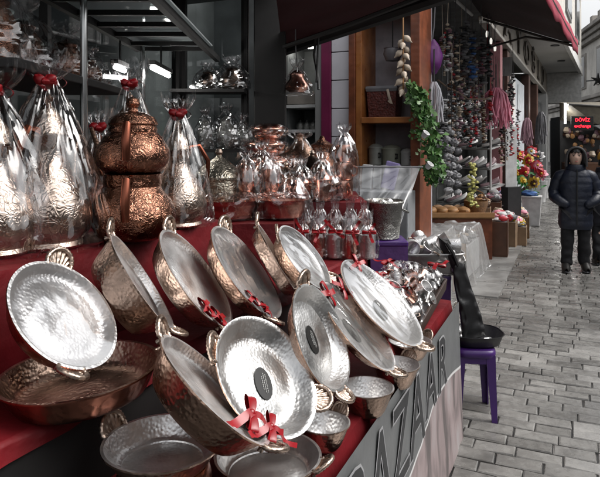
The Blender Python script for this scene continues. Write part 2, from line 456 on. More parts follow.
# -------- shop behind the stall
def room():
    # dark back wall, low ceiling and far partition of the copper shop
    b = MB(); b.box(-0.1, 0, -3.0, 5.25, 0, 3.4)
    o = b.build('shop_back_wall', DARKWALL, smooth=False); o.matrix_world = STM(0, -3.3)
    tag(o, 'dark back wall inside the copper shop behind the shelf rack', 'wall')
    b = MB(); pl = [(-3.3, -1.0), (-1.6, -1.0), (-0.9, 0.6), (-0.9, 1.45), (-1.86, 3.95), (-3.3, 3.95)]  # unseen outer part added over the stall to keep sky light off
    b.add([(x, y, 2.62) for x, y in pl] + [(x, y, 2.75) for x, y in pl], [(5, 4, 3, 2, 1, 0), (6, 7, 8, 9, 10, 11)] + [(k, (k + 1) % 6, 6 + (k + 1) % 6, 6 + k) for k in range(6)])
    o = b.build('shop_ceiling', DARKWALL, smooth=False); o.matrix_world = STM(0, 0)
    tag(o, 'dark ceiling of the copper shop, extended unseen over the stall to block sky light', 'ceiling')
room()

# dark post of the copper shop
b = MB(); b.box(-0.105, 0.105, -0.11, 0.11, 0, 3.2)
b.box(-0.12, 0.12, -0.125, 0.125, 0, 0.25)
o = b.build('shop_post', BLACKMAT, smooth=False, bevel=0.008); o.location = (-0.2, 4.06, 0)
tag(o, 'thick black upright post at the corner of the copper shop', 'post')
# half glazed partition beside it: what closes the copper shop off
pr = empty('glass_partition', Matrix.Translation((-0.34, 4.15, 0)), 'dark framed glass partition closing the end of the copper shop', 'partition')
b = MB(); b.box(-0.50, 0, -0.03, 0.03, 0, 1.25)
for x in (-0.47, -0.04): b.box(x - 0.025, x + 0.025, -0.034, 0.034, 1.25, 2.6)
b.box(-0.50, 0, -0.03, 0.03, 2.6, 2.7); b.build('frame', BLACKMAT, pr, smooth=False, bevel=0.004)
b = MB(); b.box(-0.445, -0.066, -0.004, 0.004, 1.25, 2.6); b.build('pane', PANE, pr, smooth=False)
sw = empty('shop_window', STM(0, -2.47), 'wide dark glass window of the copper shop reflecting the street', 'window')
b = MB(); b.box(-0.03, 0.03, -1.0, 3.42, 0.02, 1.1)
for y in (-1.0, 0.5, 2.0, 3.38): b.box(-0.03, 0.03, y, y + 0.045, 1.1, 2.6)
b.build('frame', BLACKMAT, sw, smooth=False, bevel=0.004)
b = MB()
for y in (-0.953, 0.547, 2.047): b.box(-0.004, 0.004, y, y + (1.451 if y < 2 else 1.331), 1.102, 2.598)
b.build('pane', PANE, sw, smooth=False)

# -------- neighbouring shop: side wall that faces us (perpendicular to the street)
SW = 5.17
def side_wall():
    r = empty('neighbour_shop', STM(SW, 0), 'neighbouring gift shop front with lilac tiles and a maroon strip', 'shop')
    def tx(px):        # pixel column -> t on the wall plane
        a = (px - 300) / F
        D = SW / (a * U.x + U.y)
        return (Vector((a * D, D, 0))).dot(V)
    # tile pillar: separate raised tiles on grout
    x0, x1 = tx(331), tx(351)
    b = MB(); b.box(x0, x1, 0.02, 0.3, 0, 3.6); b.build('pillar', GROUT, r, smooth=False)
    b = MB(); z = 0.02
    while z < 3.5:
        b.box(x0 + 0.004, x1 - 0.004, 0, 0.03, z + 0.004, z + 0.255)
        z += 0.26
    b.build('tile_facing', TILE, r, smooth=False, bevel=0.004)
    b = MB(); b.box(tx(321.5), tx(331), -0.012, 0.2, 0, 3.6); b.build('maroon_strip', MAROON, r, smooth=False, bevel=0.004)
    b = MB(); b.box(tx(315), tx(321.5), 0.0, 0.2, 0, 3.6); b.build('door_jamb', GREYCLAD, r, smooth=False, bevel=0.004)
    # wall left of the lit niche
    b = MB(); b.box(-3.3, tx(281), 0.0, 0.15, 0, 3.6); b.build('wall', DARKWALL, r, smooth=False)
    # niche box (shelves behind the glass door)
    n0, n1 = tx(281), tx(315)
    b = MB(); b.box(n0, n1, 0.55, 0.6, 0, 3.0); b.box(n0 - 0.03, n0, 0.15, 0.6, 0, 3.0); b.box(n1, n1 + 0.03, 0.2, 0.6, 0, 3.0)
    b.box(n0, n1, 0.02, 0.55, 2.47, 2.52)
    b.build('niche', plain('niche_lining', (0.16, 0.17, 0.17)), r, smooth=False)
    for k, z in enumerate((1.30, 1.62, 1.86)):
        b = MB(); b.box(n0 + 0.002, n1 - 0.002, 0.1, 0.548, z, z + 0.03); b.build('shelf', WHITEPAINT, r, smooth=False, bevel=0.003)
    for dx in (0.08, 0.22):
        b = MB(); b.lathe([(0.0, 0), (0.035, 0), (0.04, 0.02)], 16)
        q = b.build('downlight', DOWNLIGHT, r); q.location = (n0 + dx, 0.22, 2.446)
    b = MB(); b.box(n0 + 0.01, n1 - 0.05, 0.11, 0.3, 1.895, 2.0); b.build('drawer_box', plain('beige_box', (0.28, 0.25, 0.22)), r, smooth=False, bevel=0.006)
    # upper wall over the display window and back of the shop
    b = MB(); b.box(tx(351), tx(421), 0.4, 0.45, 0, 3.6); b.build('display_back', plain('lavender_panel', (0.40, 0.385, 0.42)), r, smooth=False)
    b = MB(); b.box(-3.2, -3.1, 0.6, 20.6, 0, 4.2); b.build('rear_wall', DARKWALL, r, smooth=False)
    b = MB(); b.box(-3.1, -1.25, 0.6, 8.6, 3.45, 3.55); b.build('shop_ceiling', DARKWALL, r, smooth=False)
    return r, tx
NSHOP, TX = side_wall()

# teapots in the lit niche
for k in range(4):
    b = MB(); b.lathe([(0, 0), (0.035, 0), (0.045, 0.03), (0.035, 0.065), (0.015, 0.08), (0.008, 0.095), (0, 0.1)], 14)
    b.tube([(0.04, 0, 0.03), (0.065, 0, 0.05), (0.07, 0, 0.07)], 0.006, 6)
    o = b.build('small_teapot', [PEWTER, PEWTER][k % 2])
    o.matrix_world = STM(SW + 0.25, TX(285) + 0.05 + 0.07 * k, 1.651)
    tag(o, 'tiny metal teapot in the row on the lit niche shelf', 'teapot', 'teapots on the niche shelf')

# wooden display window of the gift shop
def display_window():
    r = empty('display_cabinet', STM(SW, TX(350), 0), 'varnished wooden display window frame with a shelf at mid height', 'cabinet')
    x = lambda px: TX(px) - TX(350)
    b = MB(); b.box(x(350.3), x(356.6), -0.05, 0.4, 0, 3.3); b.build('outer_post', WOOD_RED, r, smooth=False, bevel=0.005)
    b = MB(); b.box(x(356.8), x(362.5), -0.03, 0.4, 0, 3.3); b.build('inner_post', WOOD, r, smooth=False, bevel=0.005)
    b = MB(); b.box(x(412), x(421.5), -0.06, 0.4, 0, 3.3); b.build('corner_post', WOOD_RED, r, smooth=False, bevel=0.006)
    b = MB(); b.box(x(362.6), x(411.9), -0.045, 0.38, 1.70, 1.752); b.build('shelf', WOOD, r, smooth=False, bevel=0.005)
    b = MB(); b.box(x(362.6), x(411.9), -0.03, 0.38, 0.9, 0.93); b.build('lower_shelf', WOOD, r, smooth=False, bevel=0.005)
    b = MB(); b.box(x(362.6), x(411.9), -0.02, 0.38, 1.30, 1.322); b.build('middle_shelf', GREYCLAD, r, smooth=False, bevel=0.003)
    b = MB(); b.box(x(362.6), x(411.9), -0.045, 0.38, 2.72, 2.80); b.build('top_rail', WOOD, r, smooth=False, bevel=0.005)
    return r
display_window()

# -------- second shop front going up the street
def fac_t(s):           # the far facade drifts slowly towards the road
    return -1.2 + 0.3 * max(0, s - 9.0) / 17.0
def street_front():
    r = empty('shop_building', Matrix.Identity(4), 'long grey shop building with bronze letters under a projecting upper floor', 'building')
    def slab(name, m, s0, s1, ta, tb, z0, z1, bevel=0.01, drift=True):
        f0 = fac_t(s0) if drift else 0; f1 = fac_t(s1) if drift else 0
        b = MB()
        bo = [ST(s0, f0 + ta, z0), ST(s0, f0 + tb, z0), ST(s1, f1 + tb, z0), ST(s1, f1 + ta, z0)]
        to = [p + Vector((0, 0, z1 - z0)) for p in bo]
        b.hexa(bo, to)
        return b.build(name, m, r, smooth=False, bevel=bevel)
    slab('sign_band', SIGNBAND, 9.5, 26, -0.12, -0.0, 3.38, 4.2)
    slab('band_moulding', plain('moulding_strip', (0.36, 0.34, 0.31)), 9.45, 26.05, -0.10, 0.05, 3.32, 3.38)
    # lower shop openings: dark recess, brown piers, pale panels and the white end column
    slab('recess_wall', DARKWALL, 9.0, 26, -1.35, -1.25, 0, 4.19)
    slab('wall_panel', WHITEPAINT, 12.6, 14.4, -0.16, -0.06, 0.5, 2.9)
    slab('wall_panel', plain('blue_white_panel', (0.42, 0.45, 0.48)), 14.5, 17.0, -0.22, -0.10, 0.3, 3.0)
    for s in (12.3, 17.2, 20.2):
        slab('pier', plain('umber_pier', (0.075, 0.035, 0.025)), s, s + 0.5, -0.2, 0.0, 0, 3.3)
    slab('pier', plain('pink_pier', (0.30, 0.13, 0.14)), 11.2, 11.5, -0.2, 0.0, 0, 3.3)
    slab('column', PLASTERW, 24.4, 25.6, -0.3, 0.05, 0, 3.32)
    slab('shop_window', plain('dark_window', (0.03, 0.035, 0.04), 0.12), 20.8, 24.2, -0.14, -0.08, 0.4, 2.9)
    # soffit of the projecting floor, its outer beam, and the storey above
    e0, e1 = -0.42, 0.34
    def edge(s): return e0 + (e1 - e0) * (s - 13.0) / 13.5
    b = MB(); b.hexa([ST(9.5, fac_t(9.5), 4.2), ST(9.5, edge(9.5), 4.2), ST(26.5, edge(26.5), 4.2), ST(26.5, fac_t(26.5), 4.2)],
                     [ST(9.5, fac_t(9.5), 4.32), ST(9.5, edge(9.5), 4.32), ST(26.5, edge(26.5), 4.32), ST(26.5, fac_t(26.5), 4.32)])
    b.build('soffit', SOFFIT, r, smooth=False)
    b = MB(); b.hexa([ST(9.5, edge(9.5) - 0.06, 4.12), ST(9.5, edge(9.5) + 0.05, 4.12), ST(26.6, edge(26.6) + 0.05, 4.12), ST(26.6, edge(26.6) - 0.06, 4.12)],
                     [ST(9.5, edge(9.5) - 0.06, 4.42), ST(9.5, edge(9.5) + 0.05, 4.42), ST(26.6, edge(26.6) + 0.05, 4.42), ST(26.6, edge(26.6) - 0.06, 4.42)])
    b.build('edge_beam', PLASTERW, r, smooth=False, bevel=0.01)
    b = MB(); b.hexa([ST(9.5, -3, 4.33), ST(9.5, edge(9.5), 4.33), ST(26.5, edge(26.5), 4.33), ST(26.5, -3, 4.33)],
                     [ST(9.5, -3, 7.4), ST(9.5, edge(9.5), 7.4), ST(26.5, edge(26.5), 7.4), ST(26.5, -3, 7.4)])
    b.build('upper_wall', plain('upper_render', (0.54, 0.52, 0.48), 0.85), r, smooth=False)
    b = MB(); b.hexa([ST(25.7, fac_t(26) - 0.1, 3.0), ST(25.7, edge(26.4), 3.0), ST(26.5, edge(26.5), 3.0), ST(26.5, fac_t(26) - 0.1, 3.0)],
                     [ST(25.7, fac_t(26) - 0.1, 4.19), ST(25.7, edge(26.4), 4.19), ST(26.5, edge(26.5), 4.19), ST(26.5, fac_t(26) - 0.1, 4.19)])
    b.build('end_fascia', plain('pale_fascia', (0.42, 0.42, 0.41), 0.7), r, smooth=False, bevel=0.01)
    for s in (13, 17.5, 22):
        f = MB(); f.hexa([ST(s, edge(s) + 0.002, 5.0), ST(s, edge(s) + 0.05, 5.0), ST(s + 2, edge(s + 2) + 0.05, 5.0), ST(s + 2, edge(s + 2) + 0.002, 5.0)],
                         [ST(s, edge(s) + 0.002, 6.6), ST(s, edge(s) + 0.05, 6.6), ST(s + 2, edge(s + 2) + 0.05, 6.6), ST(s + 2, edge(s + 2) + 0.002, 6.6)])
        wd = f.build('window', plain('window_surround', (0.2, 0.2, 0.2)), r, smooth=False)
        f = MB(); f.hexa([ST(s + .12, edge(s + .1) + 0.052, 5.1), ST(s + .12, edge(s + .1) + 0.06, 5.1), ST(s + 1.88, edge(s + 1.9) + 0.06, 5.1), ST(s + 1.88, edge(s + 1.9) + 0.052, 5.1)],
                         [ST(s + .12, edge(s + .1) + 0.052, 6.5), ST(s + .12, edge(s + .1) + 0.06, 6.5), ST(s + 1.88, edge(s + 1.9) + 0.06, 6.5), ST(s + 1.88, edge(s + 1.9) + 0.052, 6.5)])
        f.build('pane', plain('dark_window_pane', (0.05, 0.06, 0.065), 0.1), wd, smooth=False)
    for s in (11.5, 14.8, 18.2, 21.8):
        b = MB(); b.lathe([(0, 0), (0.10, 0), (0.12, -0.012), (0.12, 0.0)], 20)
        q = b.build('soffit_light', C_DGR, r); q.location = ST(s, -0.65 + 0.03 * (s - 11), 4.185)
    # letters, one by one along the band
    for i, ch in enumerate('ÇAYOĞLU'):
        s = 10.15 + i * 2.08
        M = Matrix.Translation(ST(s, fac_t(s) + 0.03, 3.5)) @ Matrix.Rotation(ANG, 4, 'Z') @ Matrix.Rotation(R(90), 4, 'X')
        text_mesh('letter', ch, 0.80, 0.012, BRONZE, r, M, sx=2.5, off=0.012)
    # rear bays so the building has a body
    b = MB(); b.hexa([ST(26.02, -3, 0), ST(26.02, fac_t(26), 0), ST(26.3, fac_t(26), 0), ST(26.3, -3, 0)],
                     [ST(26.02, -3, 4.32), ST(26.02, fac_t(26), 4.19), ST(26.3, fac_t(26), 4.19), ST(26.3, -3, 4.32)])
    b.build('end_wall', GREYCLAD, r, smooth=False)
    # projecting bay window seen against the sky
    for z0, z1 in ((7.9, 9.0), (9.3, 10.4)):
        s = 24.0
        b = MB()
        for (da, za, db, zb) in ((0, z0, 0, z1), (0, z1, 1, z1), (1, z1, 1, z0), (1, z0, 0, z0)):
            p, q = ST(s, edge(s) + 0.05 + 0.62 * da, za), ST(s, edge(s) + 0.05 + 0.62 * db, zb)
            b.tube([p, q], 0.06, 6)
        b.build('bay_frame', plain('dark_green_frame', (0.05, 0.065, 0.06)), r)
    b = MB(); b.hexa([ST(24.06, edge(24) - 0.6, 7.4), ST(24.06, edge(24) + 0.62, 7.4), ST(26, edge(26) + 0.62, 7.4), ST(26, edge(26) - 0.6, 7.4)],
                     [ST(24.06, edge(24) - 0.6, 10.8), ST(24.06, edge(24) + 0.62, 10.8), ST(26, edge(26) + 0.62, 10.8), ST(26, edge(26) - 0.6, 10.8)])
    b.build('bay', plain('pale_bay', (0.6, 0.61, 0.61), 0.3), r, smooth=False)
    return r
street_front()

# stone building that closes the street
def stone_building():
    dv = Vector((0.22, 0.975, 0)).normalized()
    A = Vector((15.3, 32, 0)); nx = Vector((dv.y, -dv.x, 0))
    M = Matrix(((nx.x, dv.x, 0, A.x), (nx.y, dv.y, 0, A.y), (0, 0, 1, 0), (0, 0, 0, 1)))   # local y along facade, x into the building
    r = empty('stone_building', M, 'old weathered stone building with a cornice closing the end of the street', 'building')
    b = MB(); b.box(0, 6, -12, 22, 0, 7.0); b.build('wall', STONE, r, smooth=False)
    b = MB(); b.box(-0.35, 0, -12, 22, 6.85, 7.1); b.box(-0.22, 0, -12, 22, 6.6, 6.85); b.box(-0.5, 6, -12, 22, 7.1, 7.3)
    b.build('cornice', STONE_DARK, r, smooth=False, bevel=0.03)
    b = MB(); b.box(-0.28, 0, -12, 22, 3.65, 3.85); b.box(-0.14, 0, -12, 22, 3.45, 3.65); b.build('string_course', STONE_DARK, r, smooth=False, bevel=0.03)
    for y in (-7, -3.4, 0.2, 3.8, 7.4):
        b = MB(); b.box(-0.06, 0.0, y - 0.1, y + 1.3, 4.3, 6.2); wd = b.build('window', STONE_DARK, r, smooth=False, bevel=0.02)
        b = MB(); b.box(-0.08, -0.061, y + 0.1, y + 1.1, 4.4, 6.05); b.build('pane', plain('old_dark_glass', (0.06, 0.065, 0.07), 0.15), wd, smooth=False)
    for y in (-8, -4, 0, 4, 8):
        b = MB(); b.box(-0.05, 0, y, y + 2.4, 0, 2.9); b.build('doorway', plain('dark_doorway', (0.035, 0.03, 0.028)), r, smooth=False)
    b = MB()
    for y in (-1.0, 0.6): b.box(0.4, 0.9, y, y + 0.5, 7.3, 8.3)
    b.build('chimney', STONE_DARK, r, smooth=False, bevel=0.02)
    # street lamp star-shaped bracket seen dark against the stone
stone_building()

# buildings on the other side of the street (seen in the shine of the pans)
def opposite():
    for nm, y0, y1, h, m, lab in (('opposite_shop', -9, 7.5, 3.1, plain('opposite_render', (0.27, 0.26, 0.25), 0.9), 'low grey shop building across the street'), ('opposite_house', 7.52, 17, 6.2, plain('opposite_white_render', (0.55, 0.55, 0.54), 0.9), 'tall white house across the street')):
        r = empty(nm, STM(0, 4.6), lab, 'building')
        b = MB(); b.box(0, 4, y0, y1, 0, h); b.build('wall', m, r, smooth=False)
        y = y0 + 0.8
        while y < y1 - 2.4:
            b = MB(); b.box(-0.05, 0, y - 0.2, y + 1.9, 0, 2.4); b.build('shop_opening', plain('opposite_opening', (0.03, 0.03, 0.03)), r, smooth=False)
            if h > 4:
                b = MB(); b.box(-0.06, 0, y, y + 1.1, 3.3, 5.2); wd = b.build('window', plain('opposite_window_frame', (0.3, 0.3, 0.29)), r, smooth=False)
                b = MB(); b.box(-0.08, -0.062, y + 0.1, y + 1.0, 3.4, 5.1); b.build('pane', plain('opposite_pane', (0.05, 0.06, 0.07), 0.1), wd, smooth=False)
            y += 2.9
opposite()

# ================================================================ AWNINGS
def awning_near():
    r = empty('awning', STM(0, 0), 'dark maroon awning over the copper stall with a black front bar', 'awning')
    za = lambda t: 2.2 + 0.235 * (t + 1.9)
    n = 14
    def inner(s):      # the inner edge runs square to the shop's own frontage, not to the street
        X = -0.13
        D = (s - X * U.x) / U.y
        return X * V.x + D * V.y
    def fn(u, v):
        s = 0.3 + 3.6 * u
        t0 = min(inner(s), -0.62)
        t = t0 + (-0.5 - t0) * v
        return Vector((t, s, za(t) + 0.03 - 0.006 * math.sin(u * n * math.pi) ** 2))
    b = MB(); b.grid(fn, 84, 6); b.build('canopy', AWN, r)
    b = MB()
    b.tube([(-1.93, 3.9, za(-1.93)), (-0.5, 3.9, za(-0.5))], 0.045, 8)
    b.tube([(-0.5, 3.9, za(-0.5)), (-0.5, 0.3, za(-0.5))], 0.03, 8)
    b.build('front_bar', BLACKMAT, r)
    b = MB(); b.tube([(-1.9, 3.55, 2.12), (-1.3, 3.6, 2.28), (-0.75, 3.55, 2.42)], 0.016, 6); b.build('arm', BLACKMAT, r)
    b = MB(); b.tube([(-1.62, 3.84, za(-1.62)), (-1.63, 3.83, 2.14), (-1.61, 3.86, 1.98), (-1.6, 3.84, 1.9)], 0.010, 6)
    b.tube([(-1.60, 3.84, za(-1.6)), (-1.60, 3.82, 2.10), (-1.62, 3.85, 1.95)], 0.008, 6); b.build('hanging_rope', plain('grey_rope', (0.1, 0.1, 0.1)), r)
awning_near()

def awning_far():
    r = empty('awning', Matrix.Identity(4), 'dark brown awning with a red edge over the gift shop', 'awning')
    s0, s1 = 5.6, 9.37
    w0, w1 = -1.22, -1.22
    o0, o1 = -0.22, 0.06
    zw, zo = 3.4, 2.9
    def fn(u, v):
        s = s0 + (s1 - s0) * u
        t = (w0 + (w1 - w0) * u) * (1 - v) + (o0 + (o1 - o0) * u) * v
        return ST(s, t, zw + (zo - zw) * v - 0.03 * math.sin(u * 3 * math.pi) ** 2 * v)
    b = MB(); b.grid(fn, 24, 6); b.build('canopy', AWN2, r, solid=0.008)
    def fv(u, v):
        p = fn(u, 1.0)
        return p + V * (0.014 + 0.004 * math.sin(u * 21) * v) + Vector((0, 0, 0.06 - (0.20 + 0.012 * math.sin(u * 34)) * v))
    b = MB(); b.grid(fv, 60, 3); b.build('valance', VALANCE, r, solid=0.004)
    b = MB(); b.tube([ST(s1, w1, zw - 0.03), ST(s1, o1, zo - 0.03)], 0.02, 8)
    b.tube([ST(s0, o0, zo - 0.03), ST(s1, o1, zo - 0.03)], 0.022, 8)
    b.tube([ST(s1 - 0.4, w1, zw - 0.55), ST(s1 - 0.5, (w1 + o1) / 2, zw - 0.42), ST(s1 - 0.4, o1 - 0.1, zo - 0.03)], 0.016, 6)
    b.build('frame', plain('awning_tube', (0.07, 0.065, 0.06), 0.4, 0.6), r)
    b = MB(); b.tube([P(452, -3, 6.3), P(472, 15, 6.9)], 0.018, 8); b.build('arm', WHITEPAINT, r)
awning_far()

# ================================================================ THE STALL
TE, TZ = -0.575, 0.715        # front edge, table height
T2t, T2z = -1.04, 0.95
T3t, T3z = -1.31, 1.22
SEND = 3.17
def cloth_block(name, s0, s1, t0, t1, z0, z1, m, parent, sag=0.008, seed=0, apron=True):
    nu, nv = max(6, int((s1 - s0) / 0.05)), max(3, int((t1 - t0) / 0.06))
    b = MB()
    def top(u, v):
        s, t = s0 + (s1 - s0) * u, t0 + (t1 - t0) * v
        return Vector((t, s, z1 + sag * noise.noise(Vector((s * 5, t * 5, seed)))))
    b.grid(lambda u, v: top(1 - u, v), nu, nv)
    nz = 8
    def drape(p, q, dirv):
        def fn(u, v):
            a = p.lerp(q, u)
            e = top((a.y - s0) / (s1 - s0), (a.x - t0) / (t1 - t0))
            k = noise.noise(Vector((u * (q - p).length * 9, v * 0.8, seed + 4))) * 0.02 * min(1, v * 2)
            r = 0.012 * min(1, v * 8)
            return Vector((e.x, e.y, e.z + (z0 - e.z) * v)) + dirv * (r + k + 0.01 * v)
        return fn
    b.grid(drape(Vector((t1, s0, 0)), Vector((t1, s1, 0)), Vector((1, 0, 0))), nu, nz)
    b.grid(drape(Vector((t1, s1, 0)), Vector((t0, s1, 0)), Vector((0, 1, 0))), nv, nz)
    b.grid(drape(Vector((t0, s0, 0)), Vector((t1, s0, 0)), Vector((0, -1, 0))), nv, nz)
    return b.build(name, m, parent, angle=70)

stall = empty('market_stall', STM(0, 0), 'stepped market stall under red cloth with a grey lettered banner', 'stall')
cloth_block('tablecloth', 1.12, SEND, T2t - 0.02, TE, 0.02, TZ, RED_CLOTH, stall, seed=1)
cloth_block('step_cloth', 0.45, SEND - 0.01, T3t - 0.02, T2t, T2z - 0.045, T2z, RED_CLOTH, stall, seed=2)
b = MB(); b.box(T3t, T2t + 0.002, 0.47, SEND - 0.03, 0.02, T2z - 0.03); b.build('shade_black_riser', BLACKMAT, stall, smooth=False, bevel=0.01)  # black because the riser's shade is put into its colour
cloth_block('shelf_cloth', 0.45, 2.12, -1.9, T3t, 0.05, T3z, RED_CLOTH, stall, seed=3)

# banner over the front of the table
def banner_mat():
    m = mat('printed_banner', (0.2, 0.2, 0.2), 0, 0.45, ('noise', 6, 0.3, 0.02))
    nt = m.node_tree; N = nt.nodes; L = nt.links; b = N['Principled BSDF']
    tc = N.new('ShaderNodeTexCoord')
    sp = N.new('ShaderNodeSeparateXYZ'); L.new(tc.outputs['Object'], sp.inputs[0])
    # folds / pinkish photograph print in the lower part
    mp = N.new('ShaderNodeMapping'); mp.inputs['Scale'].default_value = (1, 3.2, 1.1)
    L.new(tc.outputs['Object'], mp.inputs[0])
    nz = N.new('ShaderNodeTexNoise'); nz.inputs['Scale'].default_value = 1.9; nz.inputs['Detail'].default_value = 4; nz.inputs['Distortion'].default_value = 0.8
    L.new(mp.outputs[0], nz.inputs['Vector'])
    r1 = N.new('ShaderNodeValToRGB')
    e = r1.color_ramp.elements
    e[0].position = 0.35; e[0].color = (0.10, 0.085, 0.085, 1)
    e[1].position = 0.68; e[1].color = (0.33, 0.305, 0.308, 1)
    k = e.new(0.5); k.color = (0.27, 0.215, 0.215, 1)
    L.new(nz.outputs['Fac'], r1.inputs[0])
    n2 = N.new('ShaderNodeTexNoise'); n2.inputs['Scale'].default_value = 14; L.new(tc.outputs['Object'], n2.inputs['Vector'])
    r2 = N.new('ShaderNodeValToRGB')
    r2.color_ramp.elements[0].color = (0.085, 0.088, 0.09, 1); r2.color_ramp.elements[1].color = (0.135, 0.14, 0.142, 1)
    L.new(n2.outputs['Fac'], r2.inputs[0])
    # dividing curve: z threshold rises with y (towards the far end)
    cv = N.new('ShaderNodeFloatCurve')
    c = cv.mapping.curves[0]
    c.points[0].location = (0, 0.44); c.points[1].location = (1, 0.54)
    for p in ((0.5, 0.49), (0.66, 0.60), (0.74, 0.63), (0.87, 0.61)): c.points.new(*p)
    cv.mapping.update()
    yy = N.new('ShaderNodeMapRange'); yy.inputs[1].default_value = 1.0; yy.inputs[2].default_value = 3.17
    L.new(sp.outputs['Y'], yy.inputs[0]); L.new(yy.outputs[0], cv.inputs['Value'])
    sc = N.new('ShaderNodeMath'); sc.operation = 'MULTIPLY'; sc.inputs[1].default_value = 0.70
    L.new(cv.outputs[0], sc.inputs[0])
    df = N.new('ShaderNodeMath'); df.operation = 'SUBTRACT'
    L.new(sp.outputs['Z'], df.inputs[0]); L.new(sc.outputs[0], df.inputs[1])
    st = N.new('ShaderNodeMapRange'); st.inputs[1].default_value = -0.002; st.inputs[2].default_value = 0.002
    L.new(df.outputs[0], st.inputs[0])
    mx = N.new('ShaderNodeMixRGB'); L.new(st.outputs[0], mx.inputs[0]); L.new(r1.outputs[0], mx.inputs[1]); L.new(r2.outputs[0], mx.inputs[2])
    ab = N.new('ShaderNodeMath'); ab.operation = 'ABSOLUTE'; L.new(df.outputs[0], ab.inputs[0])
    ln = N.new('ShaderNodeMapRange'); ln.inputs[1].default_value = 0.004; ln.inputs[2].default_value = 0.008; ln.inputs[3].default_value = 1; ln.inputs[4].default_value = 0
    L.new(ab.outputs[0], ln.inputs[0])
    m2 = N.new('ShaderNodeMixRGB'); m2.inputs[2].default_value = (0.55, 0.55, 0.55, 1)
    L.new(ln.outputs[0], m2.inputs[0]); L.new(mx.outputs[0], m2.inputs[1]); L.new(m2.outputs[0], b.inputs['Base Color'])
    return m
bn = MB()
def banner_fn(u, v):
    s = 0.95 + (SEND + 0.01 - 0.95) * u
    z = 0.012 + (TZ - 0.004 - 0.012) * (1 - v)
    wv = (0.010 * noise.noise(Vector((s * 3.2, z * 1.5, 9))) + 0.004 * (1 - 2 * abs(noise.noise(Vector((s * 7 + z * 3, z * 2, 4)))))) * min(1, 3 * v)
    return Vector((TE + 0.040 + wv + 0.02 * v * v, s, z))
bn.grid(banner_fn, 60, 14)
banner = bn.build('banner', banner_mat(), stall)
# lettering: dark letters with a pale outline, tall and close together
LDARK = plain('letter_charcoal', (0.022, 0.023, 0.025), 0.5); LPALE = plain('letter_outline', (0.28, 0.28, 0.29), 0.5)
for i, ch in enumerate('BAZAAR'):
    s = 1.52 + i * 0.237
    for (off, dx, m, nm) in ((0.009, 0.0, LPALE, 'letter_outline'), (0.001, 0.0012, LDARK, 'letter')):
        M = Matrix.Translation((TE + 0.049 + dx, s, 0.395 if i < 4 else 0.44)) @ Matrix.Rotation(R(90), 4, 'Z') @ Matrix.Rotation(R(90), 4, 'X')
        text_mesh(nm, ch, 0.40 if i < 4 else 0.34, 0.0002, m, banner, M, sx=0.86 if i < 4 else 0.95, off=off)

# risers at the far end of the stall, square to the camera
def riser(x0, x1, y0, y1, z, label, seed):
    b = cloth_block('riser', y0, y1, x0, x1, 0.05, z, RED_CLOTH, None, seed=seed)
    # close front (towards -Y) is part of cloth_block
    tag(b, label, 'riser')
    return b
riser(-0.80, -0.03, 2.74, 3.2, 1.165, 'red cloth riser carrying the wrapped oval platters', 11)
riser(-0.80, 0.36, 3.215, 3.9, 1.215, 'red cloth riser carrying the tower of copper bowls', 12)

# ================================================================ COPPER PANS
def frame_of(px, py, D, ratio, phi, psi):
    c = P(px, py, D)
    r = (c - cam.location).normalized()
    e1 = r.cross(Vector((0, 0, 1))).normalized(); e2 = e1.cross(r)
    q = math.sqrt(max(0, 1 - ratio * ratio))
    n = e1 * (math.cos(R(phi)) * q) + e2 * (math.sin(R(phi)) * q) - r * ratio
    x = e1 * math.cos(R(psi)) + e2 * math.sin(R(psi))
    x = (x - n * x.dot(n)).normalized()
    y = n.cross(x)
    return Matrix(((x.x, y.x, n.x, c.x), (x.y, y.y, n.y, c.y), (x.z, y.z, n.z, c.z), (0, 0, 0, 1)))

def shell_handle(k, parent, M, plainer=False):
    """cast horseshoe ear: a ribbed, beaded loop on two wide feet, with a fluted plate inside; local x points out from the rim"""
    b = MB()
    W_, L_ = 0.030 * k, 0.040 * k
    n = 34
    pts, rad = [], []
    for j in range(n + 1):
        a = math.pi * (j / n - 0.5) * 1.28
        pts.append(Vector((0.016 * k + L_ * (math.cos(a) - 0.25) * 0.75, math.sin(a) * W_ * 1.05, 0.012 * k * max(0, math.cos(a)))))
        rad.append((0.0062 if j % 2 else 0.0046) * k)
    b.tube([Vector((-0.004 * k, -0.026 * k, -0.012 * k))] + pts + [Vector((-0.004 * k, 0.026 * k, -0.012 * k))], [0.006 * k] + rad + [0.006 * k], 8)
    def plate(off):
        def fn(u, v):
            a = math.pi * (u - 0.5) * 1.28
            x = (0.016 * k + L_ * (math.cos(a) - 0.25) * 0.75) * v + (1 - v) * (-0.001)
            y = math.sin(a) * W_ * 1.02 * (0.45 + 0.55 * v)
            return Vector((x, y, 0.011 * k * v * max(0, math.cos(a)) - 0.003 * k + off + 0.0022 * k * math.sin(a * 14) * v))
        return fn
    b.grid(plate(0.0006), 44, 5); b.grid(plate(-0.0018 * k), 44, 5)
    o = b.build('handle', BRASS, parent, angle=60)
    o.matrix_local = M
    return o

